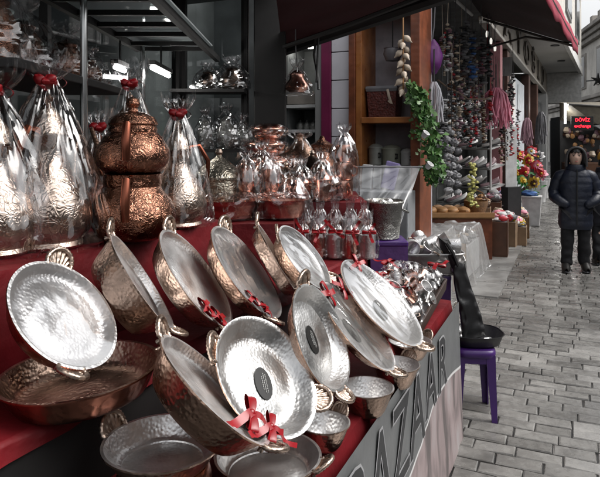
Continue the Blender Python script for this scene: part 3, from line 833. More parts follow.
def bow(k, parent, M, seed=0, tails=2):
    q = random.Random(seed)
    b = MB()
    for sgn in (-1, 1):
        def fn(u, v, sgn=sgn):
            a = u * 2 * math.pi
            x = sgn * (0.026 * k * (1 - math.cos(a)) / 2 * 1.5)
            z = 0.0055 * k * math.sin(a) + 0.006 * k
            return Vector((x, (v - 0.5) * 0.022 * k * (0.4 + 0.6 * math.sin(a / 2)), z + 0.003 * math.sin(v * 6 + seed)))
        b.grid(fn, 18, 3)
    for j in range(tails):
        a0 = q.uniform(0.5, 2.4) * (-1 if j % 2 else 1)
        L_ = 0.07 * k * q.uniform(0.8, 1.3)
        def ft(u, v, a0=a0, L_=L_, j=j):
            d = Vector((math.cos(a0), math.sin(a0), 0)); n = Vector((-d.y, d.x, 0))
            return d * (L_ * u) + n * ((v - 0.5) * 0.016 * k) + Vector((0, 0, 0.006 * k + 0.006 * k * math.sin(u * 7 + j)))
        b.grid(ft, 10, 2)
    b.ball((0, 0, 0.008 * k), (0.007 * k, 0.008 * k, 0.006 * k), 8, 6)
    o = b.build('ribbon', RIBBON, parent)
    o.matrix_local = M
    return o

PAN_N = [0]
def pan(px, py, maj, ratio, phi, D, label, h=0.055, rb=0.80, psi=0, handles=(0, 180), hk=1.0, sticker=None, ribbon=None,
        tin=None, shell=None, film=False, group='copper pans on the stall', M=None, radius=None, lin=1.0, htilt=-14, curve=0.5, name='copper_pan'):
    Rr = radius if radius else maj / 2 / F * D
    if M is None:
        M = frame_of(px, py, D, ratio, phi, psi)
    r = empty(name, M, label, 'pan', group)
    i = PAN_N[0]; PAN_N[0] += 1
    tin = tin or TIN; shell = shell or COPPER
    rbot = Rr * rb
    th = 0.0025
    outer, inner = [], []
    st = 8
    for j in range(st + 1):
        a = j / st
        rr = Rr + (rbot - Rr) * (a ** (1 / (0.6 + curve)))if False else rbot + (Rr - rbot) * (1 - a) ** (1 - 0.45 * curve)
        outer.append((rr, -h * a))
    corner = [(rbot * 0.985, -h * 1.015), (rbot * 0.93, -h * 1.04), (rbot * 0.5, -h * 1.045), (0.0005, -h * 1.045)]
    flat = Rr * 0.045
    lip = [(Rr + flat, 0.0018), (Rr + flat * 1.05, 0.0), (Rr + flat, -0.0024), (Rr + 0.002, -0.003)]
    b = MB(); b.lathe(lip + outer + corner, 72)
    b.build('copper_shell', shell, r, angle=50)
    inn = [(Rr + flat, 0.002), (Rr, 0.0022)] + [(max(0.001, x - th), z) for (x, z) in outer[1:]]
    inn = [(Rr + flat, 0.0019), (Rr - 0.001, 0.0016)] + [(x - th, z * (1 - th / h)) for (x, z) in outer[1:-1] if -z < h * lin - 0.004]
    fl = -h * lin + th
    if lin < 1: rbot = min(Rr * 0.95, inn[-1][0] - 0.002)
    inn += [(rbot - th - 0.002, fl + 0.004), (rbot * 0.94, fl + 0.0005), (rbot * 0.72, fl), (rbot * 0.70, fl + 0.0012), (rbot * 0.35, fl + 0.0008), (0.0005, fl)]
    b = MB(); b.lathe(list(reversed(inn)), 72)
    b.build('tin_lining', tin, r, angle=50)
    if film:
        b = MB()
        def ff(u, v, i=i):
            a = 2 * math.pi * u; rr = Rr * (1 - 0.004) * max(v, 0.002)
            x, y = rr * math.cos(a), rr * math.sin(a)
            n = noise.noise(Vector((x * 9 + i * 3.3, y * 20, i * 1.7))) + 0.5 * (1 - 2 * abs(noise.noise(Vector((x * 16, y * 30 + i, 2.2)))))
            return Vector((x, y, 0.0035 + 0.0028 * n * (1 - 0.6 * v ** 4)))
        b.grid(ff, 72, 22, closed=True)
        b.build('cellophane_cover', TIGHT, r, angle=60)
    for a in handles:
        Mh = Matrix.Rotation(R(a), 4, 'Z') @ Matrix.Translation((Rr + flat - 0.004, 0, -0.002)) @ Matrix.Rotation(R(htilt), 4, 'Y')
        shell_handle(hk * (0.55 + 0.55 * Rr / 0.15), r, Mh)
    if sticker:
        sx, sy, sr = sticker
        b = MB(); b.lathe([(0.0005, 0.0), (1.0, 0.0), (1.0, -0.001)][::-1], 28)
        o = b.build('sticker', BLACKLABEL, r)
        ML = Matrix.Translation((sx * Rr, sy * Rr, fl + 0.0042)) @ Matrix.Diagonal((Rr * 0.20, Rr * 0.135, 1, 1))
        # long axis of the oval follows the picture
        o.matrix_local = Matrix.Translation((sx * Rr, sy * Rr, fl + 0.0042)) @ Matrix.Rotation(R(sr), 4, 'Z') @ Matrix.Diagonal((Rr * 0.28, Rr * 0.18, 1, 1))
        b = MB()
        for q, (w0, y0) in enumerate(((0.55, 0.28), (0.62, 0.05), (0.4, -0.18))):
            x = -w0
            q2 = random.Random(q + i)
            while x < w0:
                l = q2.uniform(0.04, 0.11); b.box(x, min(w0, x + l), y0, y0 + 0.09, 0.0006, 0.0012); x += l + 0.035
        t = b.build('print', GREYPRINT, o, smooth=False)
    if ribbon:
        for (a, kk, rot) in ribbon:
            Mb = Matrix.Rotation(R(a), 4, 'Z') @ Matrix.Translation((Rr * 0.93, 0, 0.004)) @ Matrix.Rotation(R(rot), 4, 'Z') @ Matrix.Rotation(R(-14), 4, 'Y')
            bow(kk, r, Mb, seed=i, tails=2)
    return r

UP = lambda px, py, D, ax: (Matrix.Translation(P(px, py, D)) @ Matrix.Rotation(R(ax), 4, 'Z'))
# leaning pans, upper row
pan(65, 313, 121, 0.62, 41, 1.36, 'bright tinned pan tilted up inside the wide shallow dish, beside the wrapped ewer', film=True, lin=0.45, psi=70, h=0.05, tin=TIN_SCRATCH, shell=COPPER_DISH, hk=1.0)
pan(142, 281, 108, 0.14, 32, 1.62, 'copper pan seen from its hammered outer side below the double teapot', lin=0.3, psi=-60, h=0.085, rb=0.74, shell=BROWN_COPPER)
pan(197, 277, 111, 0.29, 35, 1.84, 'leaning tinned pan with a red bow, in front of the double teapot', lin=0.28, psi=78, h=0.06, ribbon=[(140, 1.0, 20), (162, 1.1, -15)], tin=TIN, shell=BROWN_COPPER)
pan(247, 271, 105, 0.30, 36, 2.02, 'whitest gleaming leaning pan with a red bow on its lower rim', film=True, lin=0.3, psi=66, h=0.055, ribbon=[(146, 0.9, 40), (168, 1.0, -30)], tin=TIN_SCRATCH)
pan(279, 260, 80, 0.07, 31, 2.2, 'copper pan standing edge on between two leaning shiny pans', psi=165, h=0.045, shell=BROWN_COPPER)
pan(305, 257, 74, 0.35, 38, 2.32, 'smallest leaning pan of the back row, in front of the wrapped cups', film=True, lin=0.35, psi=10, h=0.06, tin=TIN_SCRATCH)
# leaning pans, lower row
pan(382, 301, 104, 0.34, 45, 2.22, 'big shallow leaning pan beside the tray of little copper cups', film=True, psi=-60, h=0.034, ribbon=[(165, 1.0, 0)], sticker=(0.1, 0.0, -55), handles=(0,), tin=TIN_SCRATCH)
pan(358, 325, 102, 0.30, 41, 1.97, 'leaning pan with an oval black sticker and two short red ribbons on its rim', film=True, psi=-62, h=0.034, ribbon=[(150, 1.1, 10), (215, 1.2, -20)], sticker=(0, 0, 0), handles=(0,))
pan(322, 336, 103, 0.43, 20, 1.72, 'narrow looking upright pan with a black oval sticker and no ribbon', lin=0.8, psi=-68, h=0.048, rb=0.72, sticker=(0.0, 0, 0), handles=(0, 180), tin=TIN_RING)
pan(268, 374, 122, 0.66, 35, 1.50, 'large open pan with ringed bottom, black oval sticker and red ribbon', lin=0.8, psi=178, h=0.05, rb=0.70, sticker=(-0.08, 0.02, 108), ribbon=[(68, 1.3, 20), (92, 1.1, -10)], tin=TIN_RING)
pan(215, 388, 142, 0.21, 45, 1.36, 'deep copper pan leaning steeply beside the big ringed pan', lin=0.3, psi=-66, h=0.075, rb=0.74, shell=COPPER)
# flat pans
pan(0, 0, 0, 0, 0, 0, 'round two handled pan lying open at the bottom edge of the picture, near camera', M=UP(163, 441, 1.34, 158), htilt=-48, hk=1.15, handles=(0,), radius=0.128, h=0.05, rb=0.74, tin=TIN, shell=BROWN_COPPER)
pan(0, 0, 0, 0, 0, 0, 'upturned dark pan hidden under the round two handled pan', M=Matrix.Translation(P(163, 441, 1.34) + Vector((0, 0.01, -0.152))) @ Matrix.Rotation(R(180), 4, 'X'), radius=0.12, h=0.095, rb=0.82, handles=(), shell=COPPER_DISH)
pan(0, 0, 0, 0, 0, 0, 'wide shallow copper dish lying flat under the bright tilted pan', M=UP(80, 369, 1.40, 20) @ Matrix.Rotation(R(-4), 4, 'Y'), radius=0.175, h=0.058, rb=0.84, shell=COPPER_DISH, tin=BROWN_COPPER)
pan(0, 0, 0, 0, 0, 0, 'flat copper pan under the red ribbon of the big ringed pan', M=UP(268, 455, 1.46, -20), radius=0.125, h=0.045, rb=0.8, shell=BROWN_COPPER, handles=(0,))
pan(0, 0, 0, 0, 0, 0, 'smallest flat pan at the table edge, above the first banner letter', M=UP(324, 422, 1.62, 30), htilt=-40, radius=0.068, h=0.062, rb=0.62, shell=BROWN_COPPER, handles=(20,))
pan(0, 0, 0, 0, 0, 0, 'flat brown pan on the table edge, second from the near end', M=UP(367, 387, 1.85, 200), htilt=-40, radius=0.08, h=0.075, rb=0.62, shell=BROWN_COPPER, handles=(20,))
pan(0, 0, 0, 0, 0, 0, 'flat brown pan on the table edge under the two ribboned pan', M=UP(396, 364, 2.09, 20), htilt=-40, radius=0.08, h=0.07, rb=0.62, shell=BROWN_COPPER, handles=(30,))
pan(0, 0, 0, 0, 0, 0, 'flat brown pan at the table edge nearest the tray of cups', M=UP(410, 341, 2.25, 30), htilt=-40, radius=0.078, h=0.06, rb=0.62, shell=BROWN_COPPER, handles=(0,))

# hidden back rests for the leaning pans: low red wedges are the stall's own
# ================================================================ WRAPPED EWERS, TEAPOTS, BOWLS
def bag(h, rb, rn, zn, top, parent, m=None, seed=0, n=120, tie=True, amp=0.16, name='cellophane_wrap', pw=1.7):
    """gathered cellophane bag: base radius rb, neck radius rn at height zn, ruffle up to top"""
    b = MB()
    sd = Vector((seed * 3.7, seed * 1.3, seed * 2.1))
    def rad(z):
        if z < zn:
            k = z / zn
            return rb + (rn - rb) * (k ** pw)
        k = (z - zn) / (top - zn)
        return rn + (rb * 0.45 - rn) * math.sin(min(1, k * 1.25) * math.pi / 2)
    nz = 56
    def fn(u, v):
        z = top * v
        a = 2 * math.pi * u
        rr = rad(z)
        d = Vector((math.cos(a), math.sin(a), 0))
        zz_ = z / max(top, 0.1)
        f1 = 1 - abs(noise.noise(d * 2.2 + Vector((0, 0, zz_ * 1.6)) + sd)) * 2
        f2 = 1 - abs(noise.noise(d * 5.5 + Vector((0, 0, zz_ * 2.6)) + sd)) * 2
        f3 = 1 - abs(noise.noise(d * 9.0 + Vector((0, 0, zz_ * 9.0)) + sd)) * 2
        pl = math.sin(a * 11 + 3 * noise.noise(d + sd)) * (0.25 if z < zn * 0.8 else 0.6)
        k = amp * (0.42 * f1 + 0.38 * f2 + 0.16 * f3) + 0.12 * pl * (z / top)
        rr = rr * (1 + k)
        if v < 0.02: rr *= 0.9
        zz = z + (0.03 * noise.noise(d * 4 + sd) if v > 0.97 else 0) + 0.012 * f2 * v
        return d * rr + Vector((0, 0, max(0.001, zz)))
    b.grid(fn, n, nz, closed=True)
    o = b.build(name, m or FILM, parent, angle=45)
    if tie:
        t = MB(); t.lathe([(rn * 1.12, zn - 0.008), (rn * 1.25, zn), (rn * 1.12, zn + 0.008)], 16)
        if rb > 0.1:
            pb = MB()
            for sg in (-1, 1):
                pb.ball((0, 0, 0), (0.020, 0.011, 0.015), 16, 10, jit=0.25, fr=1.6, seed=seed + sg, M=Matrix.Translation((sg * 0.016 + 0.3 * rn, -rn * 1.2 - 0.008, zn + 0.006)) @ Matrix.Rotation(-sg * 0.45, 4, 'Y'))
            pb.ball((0.3 * rn, -rn * 1.2 - 0.012, zn), (0.010, 0.012, 0.012), 10, 8)
            pb.build('bow', RIBBON, parent)
        for a in (0.3, 2.2, -1.1):
            t.grid(lambda u, v, a=a: Vector((math.cos(a + (v - .5) * .5) * (rn + 0.03 * math.sin(u * math.pi)), math.sin(a + (v - .5) * .5) * (rn + 0.03 * math.sin(u * math.pi)), zn + (u - 0.5) * 0.045)), 8, 2)
        t.build('ribbon', RIBBON, parent)
    return o

def ewer(M, h, label, seed, copper=None, group='wrapped ewers on the red shelf', wrap=True, film=None, spin=0, bagk=1.0):
    r = empty('wrapped_ewer', M, label, 'ewer', group)
    copper = copper or COPPER_DARK
    k = h
    prof = [(0.001, 0), (0.20, 0), (0.215, 0.015), (0.20, 0.04), (0.25, 0.10), (0.262, 0.19), (0.24, 0.30), (0.185, 0.40), (0.13, 0.48), (0.105, 0.55), (0.10, 0.62),
            (0.125, 0.66), (0.13, 0.68), (0.11, 0.70), (0.10, 0.76), (0.055, 0.83), (0.022, 0.87), (0.034, 0.91), (0.001, 0.95)]
    b = MB(); b.lathe([(x * k, z * k) for x, z in prof], 36); b.build('body', copper, r, angle=50)
    b = MB(); a = R(spin)
    d = Vector((math.cos(a), math.sin(a), 0))
    b.tube([d * 0.08 * k + Vector((0, 0, 0.70 * k)), d * 0.2 * k + Vector((0, 0, 0.72 * k)), d * 0.29 * k + Vector((0, 0, 0.58 * k)), d * 0.28 * k + Vector((0, 0, 0.42 * k)), d * 0.23 * k + Vector((0, 0, 0.30 * k))], 0.022 * k, 8)
    b.build('handle', COPPER_HANDLE, r)
    d = -d
    b = MB(); b.tube([d * 0.2 * k + Vector((0, 0, 0.27 * k)), d * 0.30 * k + Vector((0, 0, 0.40 * k)), d * 0.30 * k + Vector((0, 0, 0.55 * k)), d * 0.36 * k + Vector((0, 0, 0.68 * k))], [0.035 * k, 0.026 * k, 0.02 * k, 0.014 * k], 10)
    b.build('spout', copper, r)
    if wrap:
        bag(h, 0.37 * k * bagk, 0.05 * k, 1.0 * k, 1.17 * k, r, film or FILM, seed)
    return r
TEW = T3z + 0.006
def on(px, D, z): return Matrix.Translation(Vector(((px - 300) / F * D, D, z)))
ewer(on(48, 1.84, TEW), 0.50, 'largest cellophane wrapped ewer with a red bow, standing above the tilted bright pan', 1, SILVER, spin=-100, bagk=0.92)
ewer(on(-6, 1.72, TEW), 0.46, 'cellophane wrapped ewer cut by the picture border beside the largest wrapped ewer', 2, SILVER, spin=200)
ewer(on(178, 2.28, TEW), 0.42, 'slender cellophane wrapped ewer between the double teapot and the lidded casserole', 3, SILVER, spin=30, bagk=0.82)
ewer(on(99, 2.36, TEW), 0.37, 'short reddish wrapped ewer half hidden behind the double teapot', 4, COPPER_PLAIN, spin=120, film=FILM_DENSE, bagk=0.8)
ewer(on(130, 2.42, TEW), 0.545, 'tall wrapped ewer rising behind the double teapot to the shelf', 5, COPPER, spin=60, bagk=0.72)

def double_teapot():
    r = empty('double_teapot', on(133, 2.0, TEW - 0.0), 'engraved copper double teapot, a small pot stacked on a large one', 'teapot')
    low = [(0.001, 0), (0.10, 0), (0.115, 0.01), (0.138, 0.05), (0.142, 0.085), (0.125, 0.125), (0.098, 0.155), (0.09, 0.17), (0.094, 0.18), (0.09, 0.205), (0.094, 0.212)]
    b = MB(); b.lathe(low, 56); b.build('lower_pot', COPPER_DARK, r, angle=45)
    up = [(0.001, 0.213), (0.088, 0.213), (0.112, 0.235), (0.122, 0.265), (0.118, 0.295), (0.095, 0.335), (0.078, 0.35), (0.08, 0.36), (0.076, 0.372)]
    b = MB(); b.lathe(up, 56); b.build('upper_pot', COPPER_DARK, r, angle=45)
    b = MB(); b.lathe([(0.078, 0.372), (0.082, 0.378), (0.07, 0.40), (0.04, 0.415), (0.018, 0.42), (0.015, 0.43), (0.024, 0.445), (0.02, 0.46), (0.006, 0.468), (0.001, 0.469)], 40)
    b.build('lid', COPPER_DARK, r, angle=45)
    for z0, z1, rr, nm in ((0.075, 0.195, 0.115, 'lower_handle'), (0.262, 0.368, 0.10, 'upper_handle')):
        b = MB()
        a = R(-82)
        d = Vector((math.cos(a), math.sin(a), 0))
        b.tube([d * (rr - 0.02) + Vector((0, 0, z1)), d * (rr + 0.045) + Vector((0, 0, z1 + 0.004)), d * (rr + 0.066) + Vector((0, 0, (z0 + z1) / 2)), d * (rr + 0.06) + Vector((0, 0, z0))],
               [0.010, 0.013, 0.016, 0.013], 10)
        b.build(nm, COPPER_HANDLE, r)
    for z0, rr, nm in ((0.07, 0.13, 'lower_spout'), (0.255, 0.115, 'upper_spout')):
        b = MB(); a = R(98); d = Vector((math.cos(a), math.sin(a), 0))
        b.tube([d * rr + Vector((0, 0, z0)), d * (rr + 0.05) + Vector((0, 0, z0 + 0.04)), d * (rr + 0.065) + Vector((0, 0, z0 + 0.1))], [0.026, 0.018, 0.011], 10)
        b.build(nm, COPPER_DARK, r)
double_teapot()

# tall teapot / casserole between
def casserole(M, rr, h, m, label, group=None, knob=True, film=None, name='lidded_pot'):
    r = empty(name, M, label, 'pot', group)
    b = MB(); b.lathe([(0.001, 0), (rr * 0.88, 0), (rr * 0.97, h * 0.06), (rr, h * 0.3), (rr, h * 0.52), (rr * 1.05, h * 0.54), (rr * 1.05, h * 0.57)], 44); b.build('body', m, r, angle=40)
    b = MB(); b.lathe([(rr * 1.06, h * 0.57), (rr * 1.04, h * 0.60), (rr * 0.75, h * 0.70), (rr * 0.35, h * 0.82), (rr * 0.14, h * 0.87), (rr * 0.10, h * 0.90)], 44); b.build('lid', m, r, angle=40)
    b = MB(); b.lathe([(rr * 0.10, h * 0.90), (rr * 0.16, h * 0.94), (rr * 0.12, h * 0.99), (0.001, h)], 16); b.build('knob', BRASS, r)
    for sg in (-1, 1):
        b = MB(); b.tube([(sg * rr * 0.98, -0.035, h * 0.42), (sg * (rr + 0.03), -0.03, h * 0.46), (sg * (rr + 0.035), 0.0, h * 0.47), (sg * (rr + 0.03), 0.03, h * 0.46), (sg * rr * 0.98, 0.035, h * 0.42)], 0.007, 6); b.build('handle', BRASS, r)
    if film:
        bag(h, rr * 1.25, rr * 0.25, h * 1.08, h * 1.3, r, film, 21)
    return r
casserole(on(219, 3.06, 1.172), 0.125, 0.335, DARKGREEN, 'dark lidded pot standing behind the wrapped oval platter')
casserole(on(312, 3.42, 1.222), 0.115, 0.27, DARKPOT, 'dark conical lidded pot in front of the domed copper pot')

casserole(on(186, 3.1, 1.172), 0.075, 0.19, COPPER_PLAIN, 'small bright lidded copper pot beside the slender wrapped ewer')
casserole(on(286, 3.42, 1.222), 0.085, 0.2, COPPER, 'rosy lidded copper pot between the bowl tower and the dark conical pot')
casserole(on(243, 3.42, 1.222), 0.08, 0.22, COPPER_PLAIN, 'bright lidded copper pot just before the bowl tower')
# wrapped oval platters
def platter(px, D, z, a_, b_, h, label, seed, m=COPPER_PLAIN):
    r = empty('wrapped_platter', on(px, D, z), label, 'platter', 'wrapped platters on the red riser')
    b = MB(); b.lathe([(0.001, 0.004), (0.8, 0.004), (0.92, h * 0.5), (1.0, h), (1.06, h * 1.04), (1.0, h * 0.96), (0.9, h * 0.46), (0.78, 0.012), (0.001, 0.012)], 48, M=Matrix.Diagonal((a_, b_, 1, 1)))
    b.build('dish', m, r, angle=45)
    q = random.Random(seed)
    b = MB()
    def fn(u, v):
        a = 2 * math.pi * u
        rr = (1.12 if v < 0.5 else 1.12 - (v - 0.5) * 2.2)
        rr = max(rr, 0.01)
        ca, sa = math.cos(a), math.sin(a)
        k = 1 + 0.1 * noise.noise(Vector((ca * 3, sa * 3, v * 4 + seed)))
        z = (h * 1.25 * min(1, v * 2)) + 0.02 * noise.noise(Vector((ca * rr * 4, sa * rr * 4, seed * 2.0))) * (v > 0.4) + (0.02 * (v - 0.5) if v > 0.5 else 0)
        return Vector((a_ * rr * k * ca, b_ * rr * k * sa, max(0.002, z)))
    b.grid(fn, 80, 26, closed=True); b.build('cellophane_wrap', FILM_DENSE, r, angle=20)
    return r
platter(224, 2.90, 1.172, 0.17, 0.105, 0.085, 'wrapped oval copper platter with handles in front of the dark lidded pot', 31)
platter(283, 2.93, 1.172, 0.115, 0.085, 0.085, 'smaller wrapped oval copper platter in front of the wrapped cup towers', 32)
platter(176, 2.86, 1.172, 0.075, 0.09, 0.07, 'little wrapped copper dish next to the slender wrapped ewer', 33)

def cup_tower(px, D, z, h, rr, label, seed, film=None, m=COPPER_PLAIN):
    r = empty('wrapped_cup_tower', on(px, D, z), label, 'cups', 'wrapped cup towers')
    n = max(2, int(h / 0.085))
    for i in range(n):
        b = MB(); hh = h / n
        b.lathe([(0.001, 0), (rr * 0.6, 0), (rr * 0.75, hh * 0.2), (rr * 0.8, hh * 0.7), (rr * 0.72, hh * 0.98), (rr * 0.68, hh * 0.98), (rr * 0.6, hh * 0.1), (0.001, hh * 0.1)], 24)
        b.tube([(rr * 0.78, 0, hh * 0.8), (rr * 1.15, 0, hh * 0.7), (rr * 1.1, 0, hh * 0.35), (rr * 0.76, 0, hh * 0.2)], 0.006, 6, M=Matrix.Rotation(-1.2 + i, 4, 'Z'))
        o = b.build('cup', m, r, angle=45); o.location = (0, 0, i * hh + 0.004)
    bag(h, rr * 1.25, rr * 0.2, h * 1.22, h * 1.36, r, film or FILM_DENSE, seed, n=48, tie=False, amp=0.2, pw=4.5)
    return r
cup_tower(246, 2.99, 1.172, 0.235, 0.055, 'wrapped tower of copper cups behind the wrapped oval platter, next to the dark lidded pot', 41)
cup_tower(271, 3.03, 1.172, 0.23, 0.055, 'wrapped tower of copper cups, second from the dark lidded pot', 42)
cup_tower(344, 3.36, 1.222, 0.30, 0.065, 'tall wrapped tower of cups between the dark jug and the engraved bucket', 43)
cup_tower(326, 3.32, 1.222, 0.13, 0.07, 'low wrapped cups with trailing red ribbon in front of the dark jug', 44)

# wrapped pyramid box
r = empty('wrapped_sugar_bowl', on(293, 3.12, 1.167), 'pyramid shaped wrapped copper sugar bowl behind the smaller platter', 'bowl')
b = MB(); b.lathe([(0.001, 0.004), (0.06, 0.004), (0.078, 0.03), (0.08, 0.09), (0.084, 0.094), (0.05, 0.13), (0.015, 0.16), (0.001, 0.175)], 8); b.build('bowl', COPPER_PLAIN, r, smooth=False)
bag(0.1, 0.105, 0.03, 0.18, 0.215, r, FILM_DENSE, 45, n=40, tie=False)

for px, D, rr, h, lab in ((322, 3.26, 0.055, 0.20, 'wrapped rosy copper pot beside the tall wrapped tower of cups'), (302, 3.25, 0.05, 0.17, 'small wrapped rosy copper pot in front of the dark conical pot'), (262, 3.26, 0.06, 0.24, 'wrapped rosy copper pot behind the two wrapped cup towers')):
    wr = casserole(on(px, D, 1.222), rr, h, COPPER_PLAIN, lab)
    bag(h, rr * 1.3, rr * 0.25, h * 1.1, h * 1.35, wr, FILM_DENSE, int(px), n=56, tie=False, amp=0.22, pw=4)
# dark jug
r = empty('dark_jug', on(322, 3.62, 1.222), 'dark copper jug behind the tall wrapped tower of cups', 'jug')
b = MB(); b.lathe([(0.001, 0), (0.07, 0), (0.10, 0.05), (0.105, 0.12), (0.085, 0.19), (0.06, 0.235), (0.055, 0.27), (0.068, 0.30), (0.05, 0.31), (0.02, 0.33), (0.012, 0.35), (0.001, 0.355)], 32); b.build('body', COPPER_DARK, r, angle=45)
b = MB(); b.tube([(0.06, -0.03, 0.27), (0.12, -0.05, 0.26), (0.14, -0.05, 0.17), (0.1, -0.03, 0.1)], 0.011, 8); b.build('handle', COPPER_DARK, r)

# tower of bagged bowls, each bowl on its own
for i, (z, rr, h, nm) in enumerate(((0.0, 0.155, 0.125, 'lowest'), (0.118, 0.145, 0.12, 'second lowest'), (0.231, 0.125, 0.105, 'second highest'), (0.329, 0.105, 0.10, 'topmost'))):
    r = empty('bagged_bowl', on(266 + (2 if i % 2 else -1), 3.66, 1.222 + z), 'bagged red copper bowl, the %s of the tower beside the black post' % nm, 'bowl', 'tower of bagged copper bowls')
    b = MB(); b.lathe([(0.001, 0), (rr * 0.55, 0), (rr * 0.9, h * 0.3), (rr, h * 0.62), (rr * 0.96, h * 0.75), (rr * 0.7, h * 0.93), (rr * 0.3, h * 0.98), (0.001, h * 0.985)], 40)
    b.build('bowl', COPPER_PLAIN, r, angle=45)
    def fn(u, v, rr=rr, h=h, i=i):
        a = 2 * math.pi * u; bb = math.pi * (v - 0.5)
        d = Vector((math.cos(a) * math.cos(bb), math.sin(a) * math.cos(bb), math.sin(bb)))
        k = 1.12 + 0.16 * (1 - 2 * abs(noise.noise(d * 2.6 + Vector((i * 5.1, 0, 0)))))
        return Vector((d.x * rr * k, d.y * rr * k, max(0.001, h * 0.5 + d.z * h * 0.5 * min(k, 1.12))))
    b = MB(); b.grid(fn, 60, 24, closed=True); b.build('cellophane_wrap', FILM_DENSE, r, angle=20)
for i, (px, z, k) in enumerate(((288, 0.03, 1.0), (291, 0.135, 0.9))):
    r = empty('bagged_small_cup', on(px, 3.58, 1.222 + z - 0.028 if i == 0 else 1.222 + 0.105), 'small crumpled cellophane cup bag %s beside the bowl tower' % ('lying low' if i == 0 else 'perched higher'), 'cup', 'small cup bags by the tower')
    b = MB(); b.lathe([(0.001, 0), (0.03 * k, 0), (0.045 * k, 0.03), (0.04 * k, 0.08), (0.035 * k, 0.08), (0.001, 0.02)], 20); b.build('cup', COPPER_PLAIN, r)
    bag(0.1, 0.06 * k, 0.03, 0.09, 0.12, r, FILM_DENSE, 50 + i, n=36, tie=False, amp=0.3)
# domed copper pot
r = empty('domed_pot', on(300, 3.86, 1.222), 'shiny domed copper pot with lid next to the bowl tower', 'pot')
b = MB(); b.lathe([(0.001, 0), (0.10, 0), (0.135, 0.05), (0.145, 0.12), (0.14, 0.17), (0.15, 0.175), (0.15, 0.185)], 40); b.build('body', COPPER_PLAIN, r, angle=40)
b = MB(); b.lathe([(0.15, 0.186), (0.13, 0.22), (0.085, 0.27), (0.045, 0.31), (0.02, 0.33), (0.018, 0.345), (0.03, 0.36), (0.001, 0.375)], 40); b.build('lid', COPPER, r, angle=40)
bag(0.3, 0.17, 0.03, 0.33, 0.38, r, FILM, 61, tie=False)

# row of wrapped cups on the red step
for i in range(5):
    px = 300 + i * 16.5
    r = empty('wrapped_cup', on(px + 2, 3.05 - 0.01 * i, T2z + 0.008), ['wrapped tinned cup with red bow at the end of the row beside the pans', 'wrapped tinned cup with red bow, next to the row end by the pans', 'wrapped tinned cup with red bow in the middle of the row on red cloth', 'wrapped tinned cup with red bow, next to last towards the bucket', 'wrapped tinned cup with red bow nearest the engraved bucket'][i], 'cup', 'row of wrapped cups on the red step')
    b = MB(); b.lathe([(0.001, 0), (0.034, 0), (0.038, 0.01), (0.038, 0.11), (0.041, 0.118), (0.036, 0.118), (0.034, 0.01), (0.001, 0.01)], 28); b.build('cup', [TIN, COPPER_PLAIN][i % 2] if i < 4 else TIN, r, angle=45)
    bag(0.1, 0.050, 0.016, 0.16, 0.225, r, FILM_DENSE, 70 + i, n=48, tie=False, amp=0.18, pw=5)
    bow(0.9, r, Matrix.Translation((0.0, -0.045, 0.135)) @ Matrix.Rotation(R(75), 4, 'X'), seed=i)

for i in range(5):
    r = empty('wrapped_tumbler', on(305 + i * 15, 3.135, T2z + 0.008), 'tall wrapped tumbler in the rear row before the red riser', 'tumbler', 'rear row of wrapped tumblers')
    b = MB(); b.lathe([(0.001, 0), (0.030, 0), (0.033, 0.02), (0.037, 0.17), (0.039, 0.178), (0.034, 0.178), (0.030, 0.02), (0.001, 0.02)], 24); b.build('tumbler', [COPPER_PLAIN, TIN][i % 2], r, angle=45)
    bag(0.1, 0.046, 0.016, 0.225, 0.28, r, FILM_DENSE, 170 + i, n=48, tie=False, amp=0.22, pw=5)
# engraved bucket on its purple stand
def stand(px, D, x_w, y_w, z, label):
    r = empty('purple_stand', on(px, D, 0), label, 'stand')
    b = MB(); b.box(-x_w, x_w, -y_w, y_w, z - 0.03, z); b.build('top', PURPLE, r, smooth=False, bevel=0.008)
    def fn(u, v):
        a = u * 4; i = int(a) % 4; f = a - int(a)
        c = [(-1, -1), (1, -1), (1, 1), (-1, 1)]
        x = c[i][0] + (c[(i + 1) % 4][0] - c[i][0]) * f; y = c[i][1] + (c[(i + 1) % 4][1] - c[i][1]) * f
        k = 0.97 + 0.05 * noise.noise(Vector((u * 30, v * 0.6, 3))) * v
        return Vector((x * x_w * k, y * y_w * k, (z - 0.03) * (1 - v) + 0.01))
    b = MB(); b.grid(fn, 80, 6, closed=True); b.build('skirt', PURPLE_CLOTH, r)
    return r
stand(386, 3.45, 0.11, 0.11, 0.985, 'tall purple stand carrying the engraved metal bucket')
r = empty('metal_bucket', on(384, 3.45, 0.987), 'engraved grey metal bucket standing on the tall purple stand', 'bucket')
b = MB(); b.lathe([(0.001, 0), (0.083, 0), (0.088, 0.006), (0.086, 0.012), (0.106, 0.195), (0.112, 0.2), (0.116, 0.21), (0.112, 0.218), (0.104, 0.21), (0.082, 0.02), (0.001, 0.016)], 56); b.build('pail', PEWTER, r, angle=45)
for sg in (-1, 1):
    b = MB(); b.tube([(sg * 0.11, -0.03, 0.16), (sg * 0.135, -0.02, 0.15), (sg * 0.135, 0.02, 0.15), (sg * 0.11, 0.03, 0.16)], 0.007, 6); b.build('handle', PEWTER, r)
q = random.Random(5)
